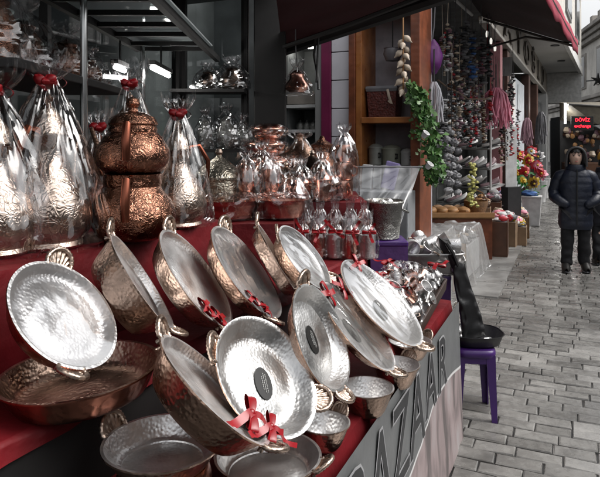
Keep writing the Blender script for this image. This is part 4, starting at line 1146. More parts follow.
for k in range(7):
    b = MB(); b.lathe([(0.001, 0), (0.02, 0), (0.026, 0.012), (0.015, 0.03), (0.001, 0.035)], 12)
    a = k * 0.9; o = b.build('metal_saucer', TIN); o.location = Vector(((384 - 300) / F * 3.45 + 0.06 * math.cos(a) * (k > 0), 3.45 + 0.06 * math.sin(a) * (k > 0), 1.168 + 0.012 * (k % 2)))
    o.rotation_euler = (0.4 * math.sin(k * 2), 0.4 * math.cos(k * 3), 0)
    tag(o, 'small shiny saucer heaped in the engraved metal bucket', 'saucer', 'saucers in the metal bucket')
b = MB(); b.lathe([(0.001, 0), (0.092, 0), (0.094, 0.002), (0.001, 0.004)], 24); o = b.build('filler_tray', PEWTER); o.location = on(384, 3.45, 1.16).translation
tag(o, 'round tray inside the engraved metal bucket holding the small saucers', 'tray')

# tub of brass cups beyond the table end
stand(424, 3.62, 0.13, 0.15, 0.765, 'low purple cloth covered stand under the clear tub of cups')
TUBM = on(428, 3.58, 0.767)
r = empty('plastic_tub', TUBM, 'clear plastic tub with rounded corners beyond the table end', 'tub')
def tubf(k0, k1, h):
    def fn(u, v):
        a = 2 * math.pi * u
        ca, sa = math.cos(a), math.sin(a)
        e = 0.35
        x = math.copysign(abs(ca) ** e, ca); y = math.copysign(abs(sa) ** e, sa)
        k = k0 + (k1 - k0) * v
        return Vector((x * 0.19 * k, y * 0.14 * k, 0.002 + h * v))
    return fn
b = MB(); b.grid(tubf(0.85, 1.0, 0.125), 72, 8, closed=True); b.grid(lambda u, v: tubf(0.85 * max(0.01, v), 0.85 * max(0.01, v), 0)(u, 0), 72, 4, closed=True)
b.build('tub_wall', clear_film('grey_plastic', tint=(0.75, 0.74, 0.74), base=0.08, rough=0.2, scale=10, frost=0.35, frost_col=(0.3, 0.28, 0.27)), r, solid=0.003)
b = MB(); b.grid(lambda u, v: tubf(1.0 + 0.05 * v, 1.0 + 0.05 * v, 0.125)(u, 1.0) + Vector((0, 0, 0.004 * math.sin(v * 3.14))), 72, 3, closed=True); b.build('rim', clear_film('grey_plastic_rim', base=0.2, rough=0.2, scale=10, frost=0.4), r)

def cup_proto(rr, h, m, label, group, film=False):
    r = empty('coffee_cup', Matrix.Identity(4), label, 'cup', group)
    b = MB(); b.lathe([(0.001, 0), (rr * 0.8, 0), (rr * 0.86, h * 0.06), (rr, h * 0.92), (rr * 1.06, h), (rr * 0.98, h), (rr * 0.8, h * 0.1), (0.001, h * 0.08)], 28); b.build('bowl', m, r, angle=45)
    b = MB(); b.tube([(rr * 0.95, 0, h * 0.82), (rr * 1.45, 0, h * 0.8), (rr * 1.5, 0, h * 0.45), (rr * 0.9, 0, h * 0.25)], rr * 0.12, 8); b.build('handle', BRASS, r)
    return r
cp = cup_proto(0.042, 0.075, TIN, 'shiny metal cup tipped over in the clear plastic tub', 'cups in the plastic tub')
q = random.Random(12)
first = True
for k in range(30):
    o = cp if first else copy_tree(cp); first = False
    lay = k // 12
    kk = k % 12
    x = (-0.13 + 0.086 * (kk % 4)) * (1, 0.95, 0.75)[lay] + q.uniform(-0.012, 0.012)
    y = (-0.085 + 0.08 * (kk // 4)) * (1, 0.95, 0.7)[lay] + q.uniform(-0.012, 0.012)
    o.matrix_world = TUBM @ Matrix.Translation((x, y, 0.045 + 0.062 * lay)) @ Matrix.Rotation(q.uniform(0, 6.28), 4, 'Z') @ Matrix.Rotation(q.uniform(0.3, 1.7), 4, 'X')

# tray of little copper cups on the table end
TRM = STM(2.78, -0.735, TZ + 0.055) @ Matrix.Rotation(R(7), 4, 'X') @ Matrix.Rotation(R(8), 4, 'Y')
r = empty('cup_tray', TRM, 'dark wooden tray at the table end heaped with little copper cups', 'tray')
b = MB(); b.box(-0.14, 0.14, -0.30, 0.30, 0, 0.012)
b.box(0.14, 0.152, -0.30, 0.30, 0, 0.06); b.box(-0.152, -0.14, -0.30, 0.30, 0, 0.06); b.box(-0.152, 0.152, -0.312, -0.30, 0, 0.06); b.box(-0.152, 0.152, 0.30, 0.312, 0, 0.06)
b.build('tray_box', plain('dark_tray_wood', (0.035, 0.02, 0.015), 0.4), r, smooth=False, bevel=0.003)
cp2 = cup_proto(0.030, 0.055, COPPER_PLAIN, 'little copper cup lying in the heap on the dark tray', 'little cups on the dark tray')
cp3 = cup_proto(0.030, 0.055, TIN, 'little silvery cup lying in the heap on the dark tray', 'little silvery cups on the dark tray')
first2 = [True, True]
for k in range(34):
    w_ = 0 if k % 3 == 0 else 1
    src = (cp2, cp3)[w_]
    o = src if first2[w_] else copy_tree(src); first2[w_] = False
    lay = k // 20
    kk = k % 20
    x = (-0.10 + 0.065 * (kk % 4) + q.uniform(-0.008, 0.008)) * (1 if lay == 0 else 0.8)
    y = -0.25 + 0.12 * (kk // 4) + q.uniform(-0.02, 0.02)
    o.matrix_world = TRM @ Matrix.Translation((x, y, 0.05 + 0.045 * lay)) @ Matrix.Rotation(q.uniform(0, 6.28), 4, 'Z') @ Matrix.Rotation(q.uniform(0.3, 1.9), 4, 'X')
for k, (x, y) in enumerate(((-0.09, -0.22), (-0.11, -0.05), (-0.04, -0.12), (0.1, 0.25), (-0.12, 0.14))):
    o = bow(1.2, None, TRM @ Matrix.Translation((x, y, 0.135)) @ Matrix.Rotation(k * 1.1, 4, 'Z'), seed=k + 60)
    o.name = 'loose_ribbon'
    o.matrix_world = TRM @ Matrix.Translation((x, y, 0.135)) @ Matrix.Rotation(k * 1.1, 4, 'Z')
    tag(o, 'loose red ribbon bow lying on the heap of little cups', 'ribbon', 'red bows on the cup heap')
# sheet of cellophane over that heap
def fn(u, v):
    x, y = -0.15 + 0.30 * u, -0.30 + 0.60 * v
    return Vector((x, y, 0.115 + 0.05 * (1 - abs(noise.noise(Vector((x * 14, y * 14, 4)))) * 2) - 0.05 * (abs(2 * u - 1) ** 3 + abs(2 * v - 1) ** 3)))
b = MB(); b.grid(fn, 44, 70); o = b.build('cellophane_sheet', FILM, angle=20); o.matrix_world = TRM
tag(o, 'crumpled cellophane sheet over the heap of little cups', 'wrapping')

# ================================================================ STOOL AND BLACK TRAYS
def stool():
    M = Matrix.Translation(P(472, 355, 3.2) * Vector((1, 1, 0)) if False else Vector((0.975, 3.40, 0))) @ Matrix.Rotation(R(-6), 4, 'Z')
    r = empty('plastic_stool', M, 'small purple plastic stool standing on the wet paving', 'stool')
    b = MB()
    def top(u, v):
        a = 2 * math.pi * u; e = 0.45
        x = math.copysign(abs(math.cos(a)) ** e, math.cos(a)); y = math.copysign(abs(math.sin(a)) ** e, math.sin(a))
        k = (0.13, 0.136, 0.132, 0.12, 0.001)[min(4, int(v * 4 + 0.01))]
        z = (0.36, 0.375, 0.395, 0.402, 0.402)[min(4, int(v * 4 + 0.01))]
        return Vector((x * k * 0.86, y * k, z))
    b.grid(top, 48, 4, closed=True); b.build('seat', PURPLE, r, angle=50)
    for sx in (-1, 1):
        for sy in (-1, 1):
            b = MB()
            for (zz, k, wd) in ((0.37, 1.0, 0.05), (0.012, 1.18, 0.034)):
                pass
            x0, y0, x1, y1 = sx * 0.104, sy * 0.122, sx * 0.112, sy * 0.134
            wt, wb = 0.05, 0.030
            def quad(x, y, wv, z):
                return [(x, y, z), (x - sx * wv, y, z), (x - sx * wv, y - sy * 0.007, z), (x - sx * 0.007, y - sy * 0.007, z), (x - sx * 0.007, y - sy * wv, z), (x, y - sy * wv, z)]
            lo, hi = quad(x1, y1, wb, 0.012), quad(x0, y0, wt, 0.372)
            fs = [(i, (i + 1) % 6, 6 + (i + 1) % 6, 6 + i) for i in range(6)] + [(0, 1, 2, 3), (0, 3, 4, 5), (6, 9, 8, 7), (6, 11, 10, 9)]
            b.add(lo + hi, fs); b.build('leg', PURPLE, r, smooth=False)
    b = MB(); b.box(-0.10, 0.10, -0.121, -0.113, 0.325, 0.372); b.box(-0.10, 0.10, 0.113, 0.121, 0.325, 0.372); b.box(-0.104, -0.096, -0.115, 0.115, 0.325, 0.372); b.box(0.096, 0.104, -0.115, 0.115, 0.325, 0.372)
    b.build('apron', PURPLE, r, smooth=False)
stool()
SX, SY = 0.990, 3.40
def dish(M, a_, b_, h, m, label, name='black_tray'):
    r = empty(name, M, label, 'tray')
    def fn(u, v):
        a = 2 * math.pi * u; e = 0.7
        x = math.copysign(abs(math.cos(a)) ** e, math.cos(a)); y = math.copysign(abs(math.sin(a)) ** e, math.sin(a))
        prof = [(0.001, 0.0), (0.72, 0.0), (0.86, 0.12), (1.0, 1.0), (1.04, 1.0), (0.97, 0.9), (0.84, 0.2), (0.7, 0.1), (0.001, 0.1)]
        k, z = prof[min(8, int(v * 8 + 0.01))]
        return Vector((x * k * a_, y * k * b_, z * h))
    b = MB(); b.grid(fn, 56, 8, closed=True); b.build('pan', m, r, angle=50)
    return r
dish(Matrix.Translation((SX, SY, 0.404)), 0.15, 0.13, 0.065, BLACK, 'wide black pan resting on the purple stool')
# leaning folded black tray with strap
r = empty('black_folder', Matrix.Translation((SX - 0.005, SY - 0.01, 0.420)) @ Matrix.Rotation(R(-10), 4, 'Y') @ Matrix.Rotation(R(-5), 4, 'X'), 'tall black folded bag leaning upright in the black pan', 'bag')
def fb(u, v):
    a = 2 * math.pi * u; e = 0.45
    wd = 0.066 - 0.034 * v ** 1.3; dp = 0.022 - 0.008 * v
    if v < 0.001 or v > 0.999: wd *= 0.05; dp *= 0.05
    x = math.copysign(abs(math.cos(a)) ** e, math.cos(a)) * wd; y = math.copysign(abs(math.sin(a)) ** e, math.sin(a)) * dp
    n_ = 0.010 * (1 - 2 * abs(noise.noise(Vector((x * 18, y * 12, v * 5))))) + 0.006 * noise.noise(Vector((x * 40, 3, v * 12)))
    return Vector((x + 0.006 * math.sin(v * 6), y + n_, 0.44 * v))
b = MB(); b.grid(fb, 44, 30, closed=True); b.build('bag', BLACK, r, angle=50)
b = MB(); pts = [(-0.01, 0, 0.42), (-0.025, 0.0, 0.50), (-0.05, 0, 0.56), (-0.075, 0.01, 0.585), (-0.07, 0.02, 0.54), (-0.02, 0.015, 0.40)]; b.tube(pts, 0.010, 6, flat=2.0); b.build('strap', BLACKMAT, r)
# white packets on the smaller tray
for k, (dx, dz, a) in enumerate(((0.05, 0.416, 0.3), (-0.09, 0.418, -0.4), (-0.085, 0.445, 0.7))):
    b = MB()
    b.grid(lambda u, v: Vector(((u - .5) * 0.11, (v - .5) * 0.07, 0.012 + 0.018 * math.sin(u * 3.14) * math.sin(v * 3.14) + 0.008 * noise.noise(Vector((u * 5, v * 5, k))))), 10, 8)
    b.grid(lambda u, v: Vector(((.5 - u) * 0.11, (v - .5) * 0.07, 0.011 - 0.008 * math.sin(u * 3.14) * math.sin(v * 3.14))), 10, 8)
    o = b.build('foil_packet', TIN_SCRATCH); o.location = (SX + dx, SY + (-0.05, 0.05, 0.055)[k], dz); o.rotation_euler = (0.1, 0.05 * k, a)
    tag(o, 'crumpled pale foil packet lying in the black pan on the stool', 'packet', 'foil packets in the black pan')

# ================================================================ SHOP INTERIOR OVER THE STALL
def shelf_rack():
    r = empty('reflection_grid_rack', (0, 0, 0), 'dark metal rack over the wrapped ewers, its grey grid standing in for a reflection', 'rack')  # upper grid and panes added in place of a canopy reflected in the window
    b = MB(); b.box(-0.985, -0.955, 1.7, 3.62, 2.08, 2.115); b.build('rail', BLACKMAT, r, smooth=False)
    b = MB(); b.box(-0.575, -0.545, 1.7, 4.08, 2.08, 2.115); b.build('rail', BLACKMAT, r, smooth=False)
    for D in (2.05, 2.32, 2.58, 2.84, 3.1, 3.4, 3.6):
        b = MB(); b.box(-0.954, -0.576, D - 0.012, D + 0.012, 2.085, 2.108); b.build('cross_bar', BLACKMAT, r, smooth=False)
    b = MB(); b.box(-0.99, -0.53, 1.72, 3.63, 2.117, 2.125); b.build('shelf', REFL_GREY, r, smooth=False)
    b = MB(); b.box(-1.18, -0.80, 1.7, 2.75, 1.755, 1.785); b.build('lower_shelf', BLACKMAT, r, smooth=False, bevel=0.004)
    for (x, y) in ((-0.80, 2.22), (-0.93, 3.55)):
        b = MB(); b.tube([(x, y, 1.22), (x, y, 2.62)], 0.014, 10); b.build('pole', CHROME, r)
    # side uprights carrying the lower shelf
    b = MB(); b.box(-1.18, -1.14, 1.7, 1.74, 0, 2.62); b.box(-1.18, -1.14, 2.71, 2.75, 0, 2.62); b.build('upright', BLACKMAT, r, smooth=False)
shelf_rack()
# wrapped goods on the upper shelf
def wrapped_lump(M, rr, h, label, seed, m, film=None, name='wrapped_pot', group='wrapped pots on the dark shelves'):
    r = empty(name, M, label, 'pot', group)
    b = MB(); b.lathe([(0.001, 0), (rr * 0.6, 0), (rr * 0.85, h * 0.2), (rr * 0.8, h * 0.55), (rr * 0.45, h * 0.8), (rr * 0.5, h * 0.86), (rr * 0.2, h * 0.95), (0.001, h)], 28); b.build('pot', m, r, angle=45)
    bag(h, rr * 1.2, rr * 0.22, h * 1.1, h * 1.3, r, film or FILM, seed, n=48, tie=False, amp=0.24, pw=3)
    return r
for k, (px, D, z, rr, h, lab) in enumerate((
    (20, 2.25, 1.787, 0.11, 0.22, 'big dim wrapped pot on the dark shelf above the largest wrapped ewer'),
    (66, 2.42, 1.787, 0.09, 0.17, 'dim wrapped pot with glints on the dark shelf beside the chrome pole'),
    (-4, 2.0, 1.787, 0.09, 0.26, 'tall dim wrapped pot cut by the picture border on the dark shelf'),
    (88, 2.6, 1.787, 0.07, 0.12, 'low wrapped pot deep on the dark shelf behind the chrome pole'))):
    wrapped_lump(on(px, D, z), rr, h, lab, 90 + k, COPPER_DARK, FILM)
# shelf with wrapped silver goods near the glass partition
r = empty('wall_shelf', (-0.62, 3.98, 0), 'dark shelf before the glass partition with wrapped silver dishes', 'shelf')
b = MB(); b.box(-0.22, 0.26, -0.12, 0.12, 1.47, 1.49); b.build('board', BLACKMAT, r, smooth=False)
b = MB(); b.box(-0.22, 0.26, -0.12, 0.12, 1.86, 1.88); b.build('upper_board', BLACKMAT, r, smooth=False)
b = MB()
for x in (-0.21, 0.25): b.box(x - 0.01, x + 0.01, 0.08, 0.1, 0, 2.6)
b.build('upright', BLACKMAT, r, smooth=False)
for k, (px, z, rr, h, lab) in enumerate(((205, 1.492, 0.06, 0.2, 'wrapped silver dish on the lower board by the shelf upright'), (226, 1.492, 0.08, 0.22, 'biggest wrapped silver dish on the lower board beside the black post'),
                                         (208, 1.882, 0.075, 0.13, 'wrapped dark dish on the upper board beside the shelf upright'), (232, 1.882, 0.09, 0.16, 'wrapped dark dish on the upper board beside the black post'), (243, 1.492, 0.05, 0.17, 'narrow wrapped silver dish on the lower board against the black post'))):
    wrapped_lump(on(px, 3.96, z), rr, h, lab, 110 + k, PEWTER if z < 1.6 else DARKPOT, FILM_DENSE, 'wrapped_dish', 'wrapped dishes before the partition')
# fluorescent lamps in the shop
for k, (px, py, D, l, lab) in enumerate(((161, 72, 3.55, 0.42, 'bright fluorescent tube lamp glowing deep in the copper shop'), (120, 69, 3.2, 0.16, 'short glowing tube lamp behind the tall wrapped ewer'))):
    r = empty('tube_lamp', P(px, py, D), lab, 'lamp')
    b = MB(); b.tube([(0, -l / 2, 0), (0, l / 2, 0)], 0.013, 10); b.build('tube', LAMP, r)
    b = MB(); b.box(-0.02, 0.02, -l / 2 - 0.02, l / 2 + 0.02, 0.016, 0.04); b.tube([(0, 0, 0.04), (0, 0, 2.62 - P(px, py, D).z)], 0.006, 6); b.build('fitting', BLACKMAT, r, smooth=False)

# hanging bag with a red pot near the post
r = empty('hanging_bag', P(297, 82, 3.98), 'clear bag with a red copper pot hanging from the awning beside the post', 'bag')
b = MB(); b.lathe([(0.001, -0.07), (0.05, -0.07), (0.085, -0.04), (0.08, -0.02), (0.05, 0.02), (0.05, 0.05), (0.02, 0.075), (0.001, 0.08)], 24); b.build('pot', COPPER_PLAIN, r)
o = bag(0.2, 0.10, 0.02, 0.18, 0.24, r, FILM, 140, n=40, tie=False, amp=0.25); o.location = (0, 0, -0.09)
b = MB(); b.tube([(0, 0, 0.1), (-0.01, 0, 0.25), (-0.01, 0, 0.36)], 0.004, 5); b.build('string', C_GRY, r)

# ================================================================ GIFT SHOP GOODS
# basket, pots and garlic in the wooden display
r = empty('wicker_basket', STM(SW + 0.17, TX(379.5), 1.754), 'dark red wicker basket with white lining on the wooden shelf', 'basket')
b = MB()
def rect(w0, d0, z): return [(-w0, -d0, z), (w0, -d0, z), (w0, d0, z), (-w0, d0, z)]
def skin4(b, rings, mat=0):
    vs = [p for r_ in rings for p in r_]; fs = []
    for i in range(len(rings) - 1):
        for k in range(4):
            fs.append((i * 4 + k, i * 4 + (k + 1) % 4, i * 4 + 4 + (k + 1) % 4, i * 4 + 4 + k))
    b.add(vs, fs, mat)
skin4(b, [rect(0.001, 0.001, 0), rect(0.125, 0.10, 0), rect(0.14, 0.12, 0.25), rect(0.13, 0.11, 0.25), rect(0.115, 0.09, 0.02), rect(0.001, 0.001, 0.02)])
b.build('basket', WICKER_RED, r, smooth=False, bevel=0.006)
b = MB(); skin4(b, [rect(0.143, 0.123, 0.235), rect(0.15, 0.13, 0.262), rect(0.145, 0.125, 0.285), rect(0.12, 0.10, 0.27), rect(0.12, 0.10, 0.2)]); b.build('lining', C_GRY, r, smooth=False, bevel=0.006)
b = MB(); b.tube([(0.06, -0.128, 0.25), (0.08, -0.14, 0.18), (0.10, -0.138, 0.12), (0.075, -0.138, 0.15)], 0.012, 6, flat=0.4); b.build('bow', C_CRM, r)
r = empty('hanging_pot', STM(SW + 0.15, TX(388), 2.33), 'round grey pot hanging above the wicker basket', 'pot')
b = MB(); b.lathe([(0.001, -0.07), (0.06, -0.06), (0.085, 0), (0.075, 0.05), (0.08, 0.055)], 28); b.build('pot', plain('enamel_grey', (0.14, 0.13, 0.14), 0.35), r)
b = MB(); b.tube([(0, 0, 0.05), (0, 0, 0.39)], 0.006, 6); b.build('chain', BLACKMAT, r)
for k, (px, z, rr, h, m, lab) in enumerate(((371, 1.324, 0.065, 0.15, plain('dull_steel', (0.34, 0.35, 0.32), 0.5, 0.3), 'narrow steel pot under the wooden shelf beside the post'),
                                            (387, 1.324, 0.085, 0.14, plain('grey_green_steel', (0.30, 0.31, 0.25), 0.5, 0.3), 'wide grey green pot under the wooden shelf, middle of three'),
                                            (403, 1.324, 0.06, 0.11, plain('pale_steel', (0.5, 0.5, 0.48), 0.5, 0.3), 'pale small pot under the wooden shelf near the corner post'))):
    r = empty('steel_pot', STM(SW + 0.15, TX(px), z), lab, 'pot', 'pots under the wooden shelf')
    b = MB(); b.lathe([(0.001, 0), (rr * 0.95, 0), (rr, 0.01), (rr, h), (rr * 1.05, h), (rr * 1.05, h + 0.01), (rr * 0.6, h + 0.035), (0.001, h + 0.045)], 28); b.build('body', m, r, angle=40)
    b = MB(); b.tube([(rr, 0, h * 0.7), (rr + 0.035, 0, h * 0.7), (rr + 0.035, 0, h * 0.45), (rr, 0, h * 0.45)], 0.008, 6, M=Matrix.Rotation(R(-50), 4, 'Z')); b.build('handle', BLACKMAT, r)
for k, (px, w_, h, m, lab) in enumerate(((371, 0.045, 0.21, C_WHT, 'white packet standing behind the clear sheet'), (381, 0.035, 0.2, C_WHT, 'narrow white packet beside the lilac one'), (391, 0.06, 0.24, C_LIL, 'lilac packet leaning behind the clear sheet'))):
    b = MB(); b.box(-w_, w_, -0.02, 0.02, 0, h); o = b.build('packet', m, smooth=False, bevel=0.008); o.matrix_world = STM(SW - 0.12, TX(px), 1.125) @ Matrix.Rotation(R(14 if k == 2 else 3), 4, 'Y')
    tag(o, lab, 'packet', 'packets behind the clear sheet')
b = MB(); b.box(-0.30, 0.30, -0.13, 0.13, 0, 1.12); o = b.build('goods_box', plain('grey_goods_box', (0.22, 0.23, 0.24)), smooth=False, bevel=0.01); o.matrix_world = STM(SW - 0.2, TX(384), 0)
tag(o, 'grey box behind the hanging clear sheet', 'box')
# blue grey jars behind the sheet
# garlic braid
r = empty('garlic_braid', STM(SW - 0.08, TX(405.5), 2.45), 'braid of pale garlic bulbs hanging on the corner post', 'garlic')
q = random.Random(8)
b = MB()
for k in range(17):
    z = -0.02 - k * 0.031
    a = k * 2.4
    c_ = Vector((0.03 * math.cos(a), 0.025 * math.sin(a), z)); o_ = Vector((math.cos(a) * 0.8, math.sin(a) * 0.8, -0.75)).normalized()
    b.tube([c_ - o_ * 0.03, c_ - o_ * 0.018, c_, c_ + o_ * 0.022, c_ + o_ * 0.04, c_ + o_ * 0.065], [0.004, 0.016, 0.027, 0.025, 0.012, 0.003], 9)
b.build('bulbs', C_CRM, r); b = MB(); b.tube([(0, 0, 0.28), (0, 0, 0), (0, 0, -0.5)], 0.006, 5); b.build('string', C_TAN, r)

# clear plastic sheet hung across the display
def fn(u, v):
    px = 352 + 68 * u
    top = P(px, 167 - 1.5 * math.sin(u * 3.14), 4.72)
    bl = P(356 + 42 * u, 238 - 6 * u, 4.50 - 0.12 * v)
    p = top.lerp(bl, v)
    th = math.atan2(v + 0.02, 1.03 - u); pull = 0.022 * math.sin(th * 17) * min(1, math.hypot(1 - u, v) * 1.6) + 0.02 * noise.noise(Vector((th * 6, v * 1.5, 1)))
    return p + Vector((0, pull * (0.2 + v), 0.004 * math.sin(u * 30)))
b = MB(); b.grid(fn, 60, 30); r = b.build('plastic_sheet', SHEET, angle=60)
tag(r, 'clear plastic sheet draped across the lower part of the wooden display', 'sheet')
b = MB(); b.tube([P(349, 167, 4.72), P(423, 167, 4.72)], 0.008, 6); b.build('hem_rod', C_GRY, r)

# purple bag, white net bundle, ivy, strings
r = empty('purple_bag', P(432, 58, 5.6), 'glossy purple bag hanging beside the corner post', 'bag')
b = MB(); b.ball((0, 0, 0), (0.10, 0.07, 0.16), 20, 14, jit=0.25, fr=1.6, seed=2); b.build('bag', C_PUR, r); b = MB(); b.tube([(0, 0, 0.14), (0.02, 0, 0.3), (0.03, 0, 0.5)], 0.006, 5); b.build('string', C_GRY, r)
def strands(name, px, py, D, n, l, spread, m, label, cat, seed, r0=0.006, cap=None):
    q = random.Random(seed)
    r = empty(name, P(px, py, D), label, cat)
    b = MB()
    for k in range(n):
        a = q.uniform(0, 6.28); d = spread * math.sqrt(q.random())
        x, y = d * math.cos(a), d * math.sin(a) * 0.6
        ll = l * q.uniform(0.7, 1.05)
        pts = [(x * 0.25, y * 0.25, 0), (x * 0.8, y * 0.8, -ll * 0.2), (x + q.uniform(-.02, .02), y, -ll * 0.6), (x * 1.1 + q.uniform(-.03, .03), y, -ll)]
        b.tube(pts, r0 * q.uniform(0.6, 1.4), 4)
    b.build('strands', m, r)
    b = MB(); b.tube([(0, 0, -0.02), (0, 0, 0.3)], 0.008, 5); b.build('cord', C_DGR, r)
    return r
strands('ribbon_bundle', 496, 88, 7.6, 90, 0.50, 0.17, C_PNK, 'bundle of pink ribbons hanging under the dark awning', 'ribbons', 5, 0.009)
strands('net_bundle', 434, 82, 5.5, 60, 0.36, 0.07, plain('silver_net', (0.42, 0.42, 0.45)), 'bundle of silvery white netting hanging beside the ivy', 'netting', 6, 0.007)
# bead strings: each string its own thing
BEADM = [C_WHT, C_DGR, C_RED, C_GRY, C_BRN, C_BLU, C_MAUVE, C_CRM]
def bead_string(px, py, D, n, step, rr, ms, label, seed, group='strings hanging in the gift shop'):
    q = random.Random(seed)
    r = empty('bead_string', P(px, py, D), label, 'string', group)
    b = MB(); pts, rad, mm = [Vector((0, 0, 0.4))], [0.004], []
    for k in range(n):
        c = Vector((q.uniform(-1, 1) * rr * 0.8, q.uniform(-1, 1) * rr * 0.8, -k * step)); h = max(step * 0.9, rr * q.uniform(0.7, 1.2)) * 0.5
        g_ = rr * q.uniform(0.7, 1.25); mi = q.randrange(len(ms))
        for dz, f in ((1.0, 0.2), (0.6, 0.85), (0.0, 1.0), (-0.6, 0.8), (-0.98, 0.2)):
            pts.append(c + Vector((0, 0, dz * h))); rad.append(g_ * f); mm.append(mi)
    z_ = 10
    for a_ in range(1, len(pts)):
        if pts[a_].z > z_ - 0.001: pts[a_].z = z_ - 0.001
        z_ = pts[a_].z
    b.tube(pts, rad, 8)
    nb = 8
    b.m = [mm[min(len(mm) - 1, max(0, f // nb))] for f in range((len(pts) - 1) * nb)] + [0, 0]
    b.build('beads', ms, r)
    return r
spec = [
 (449, 25, 6.0, 26, 0.018, 0.026, [C_WHT, C_MAUVE, C_CRM, C_DGR], 'thick string of white and mauve shells near the purple bag'),
 (456, 32, 6.2, 26, 0.02, 0.024, [C_BRN, C_CRM, C_DGR], 'string of brown and cream beads beside the shell string'),
 (465, 22, 6.6, 20, 0.03, 0.04, [C_DGR, C_GRY], 'bulky charcoal string beneath the awning, next to the brown beads'),
 (472, 30, 6.9, 22, 0.03, 0.045, [C_DGR, C_BLU, C_GRY], 'bulky string of charcoal and blue tufts below the awning'),
 (481, 38, 7.2, 20, 0.03, 0.04, [C_DGR, C_GRY, C_MAUVE], 'charcoal and mauve tuft string above the pink ribbons'),
 (489, 45, 7.5, 14, 0.03, 0.035, [C_DGR, C_GRY], 'short charcoal tuft string just above the pink ribbons'),
 (443, 98, 6.0, 22, 0.025, 0.03, [C_DGR, C_GRY, C_WHT], 'string of dark and pale charms beside the netting'),
 (452, 82, 6.2, 30, 0.025, 0.03, [C_BRN, C_CRM, C_GRY, C_DGR], 'long string of brown and grey charms above the slippers'),
 (460, 80, 6.6, 28, 0.025, 0.028, [C_MAUVE, C_CRM, C_DGR], 'string of mauve and cream charms above the rack'),
 (468, 88, 6.9, 26, 0.025, 0.03, [C_BRN, C_WHT, C_DGR], 'string of brown and white charms above the rack'),
 (476, 92, 7.2, 24, 0.025, 0.028, [C_MAUVE, C_GRY, C_RED], 'string of mauve grey and red charms left of the pink ribbons'),
 (484, 100, 7.5, 22, 0.025, 0.028, [C_BRN, C_CRM], 'string of brown and cream charms touching the pink ribbons'),
 (512, 80, 8.6, 44, 0.025, 0.026, [C_RED, C_MAUVE, C_WHT], 'long string of red charms on the pink pier'),
 (518, 110, 9.4, 30, 0.025, 0.026, [C_WHT, C_RED, C_GRY], 'string of white and red charms above the pinwheel flowers'),
]
for k, (px, py, D, n, st, rr, ms, lab) in enumerate(spec):
    bead_string(px, py, D, n, st, rr, ms, lab, 200 + k)
for k in range(26):
    px = 442 + (k * 2.83) % 72; py = 14 + (px - 442) * 0.75 + rng.uniform(0, 70)
    D = 6.1 + (px - 442) * 0.026 + rng.uniform(0.1, 0.5)
    bead_string(px, py, D, rng.randrange(10, 26), rng.uniform(0.02, 0.034), rng.uniform(0.012, 0.03), rng.sample([C_WHT, C_DGR, C_DGR, C_GRY, C_BRN, C_MAUVE, C_CRM, C_RED], 4), 'thin string of mixed charms in the crowd hanging inside the gift shop', 500 + k, 'crowd of thin charm strings')
# rope swag
b = MB(); b.tube([P(438, 80, 5.9), P(448, 88, 6.1), P(458, 92, 6.3), P(468, 99, 6.6), P(484, 99, 6.9), P(492, 97, 7.1)], 0.008, 6); o = b.build('rope', plain('brown_rope', (0.14, 0.09, 0.06)))
tag(o, 'brown rope sagging between the bead strings towards the pink ribbons', 'rope')
# grey pom-pom slippers strings: left of the rack
for k in range(3):
    r = empty('slipper_bunch', P(447 + k * 4.5, 128 + k * 2, 6.0 + 0.12 * k), ['string of grey fluffy slippers beside the ivy', 'string of grey fluffy slippers, middle of three', 'string of grey fluffy slippers against the white rack'][k], 'slippers', 'slipper strings')
    q = random.Random(300 + k)
    for j in range(8):
        b = MB(); b.ball((0, 0, 0), (0.044, 0.038, 0.03), 12, 8, jit=0.5, fr=3.5, seed=j + k); b.ball((0.0, -0.03, 0.012), (0.03, 0.02, 0.02), 8, 6, jit=0.4, seed=j)
        o = b.build('slipper', [C_GRY, plain('pale_grey_fluff', (0.3, 0.3, 0.31), 0.9)][(j + k) % 2], r); o.location = (q.uniform(-0.02, 0.02), q.uniform(-0.02, 0.02), -0.03 - j * 0.085); o.rotation_euler = (q.uniform(-.5, .5), q.uniform(-.5, .5), q.uniform(-1, 1))
    b = MB(); b.tube([(0, 0, 0.5), (0, 0, -0.68)], 0.004, 4); b.build('cord', C_DGR, r)

# ivy garland
r = empty('ivy_garland', P(425, 100, 5.2), 'green ivy garland hanging down from the corner post', 'plant')
q = random.Random(77)
b = MB()
path = [P(410, 88, 5.12), P(418, 96, 5.1), P(423, 112, 5.08), P(428, 130, 5.1), P(432, 150, 5.08), P(434, 170, 5.06), P(433, 182, 5.05)]
org = P(425, 100, 5.2)
def along(u):
    a = u * (len(path) - 1); i = min(len(path) - 2, int(a)); return path[i].lerp(path[i + 1], a - i)
for k in range(900):
    u = q.random()
    c = along(u) - org
    sp = (0.05 + 0.035 * abs(math.sin(u * 9))) * (0.5 + 0.8 * math.sin(u * 3.0))
    c += Vector((q.gauss(0, sp * 0.55), q.gauss(0, sp * 0.4), q.gauss(0, 0.03)))
    sz = q.uniform(0.010, 0.036)
    n = Vector((q.uniform(-1.6, 1.6), -1.0, q.uniform(-0.6, 1.6))).normalized()
    x = n.orthogonal().normalized(); x.rotate(Matrix.Rotation(q.uniform(0, 6.28), 3, n)); y = n.cross(x)
    shp = [(0, -0.9), (0.55, -0.45), (0.9, 0.1), (0.45, 0.3), (0, 1.0), (-0.45, 0.3), (-0.9, 0.1), (-0.55, -0.45)]
    vs = [c + x * (sx * sz) + y * (sy * sz) + n * (0.25 * sz * (sx * sx)) for sx, sy in shp]
    b.add(vs, [(0, 1, 2, 3), (0, 3, 4, 5), (0, 5, 6, 7)])
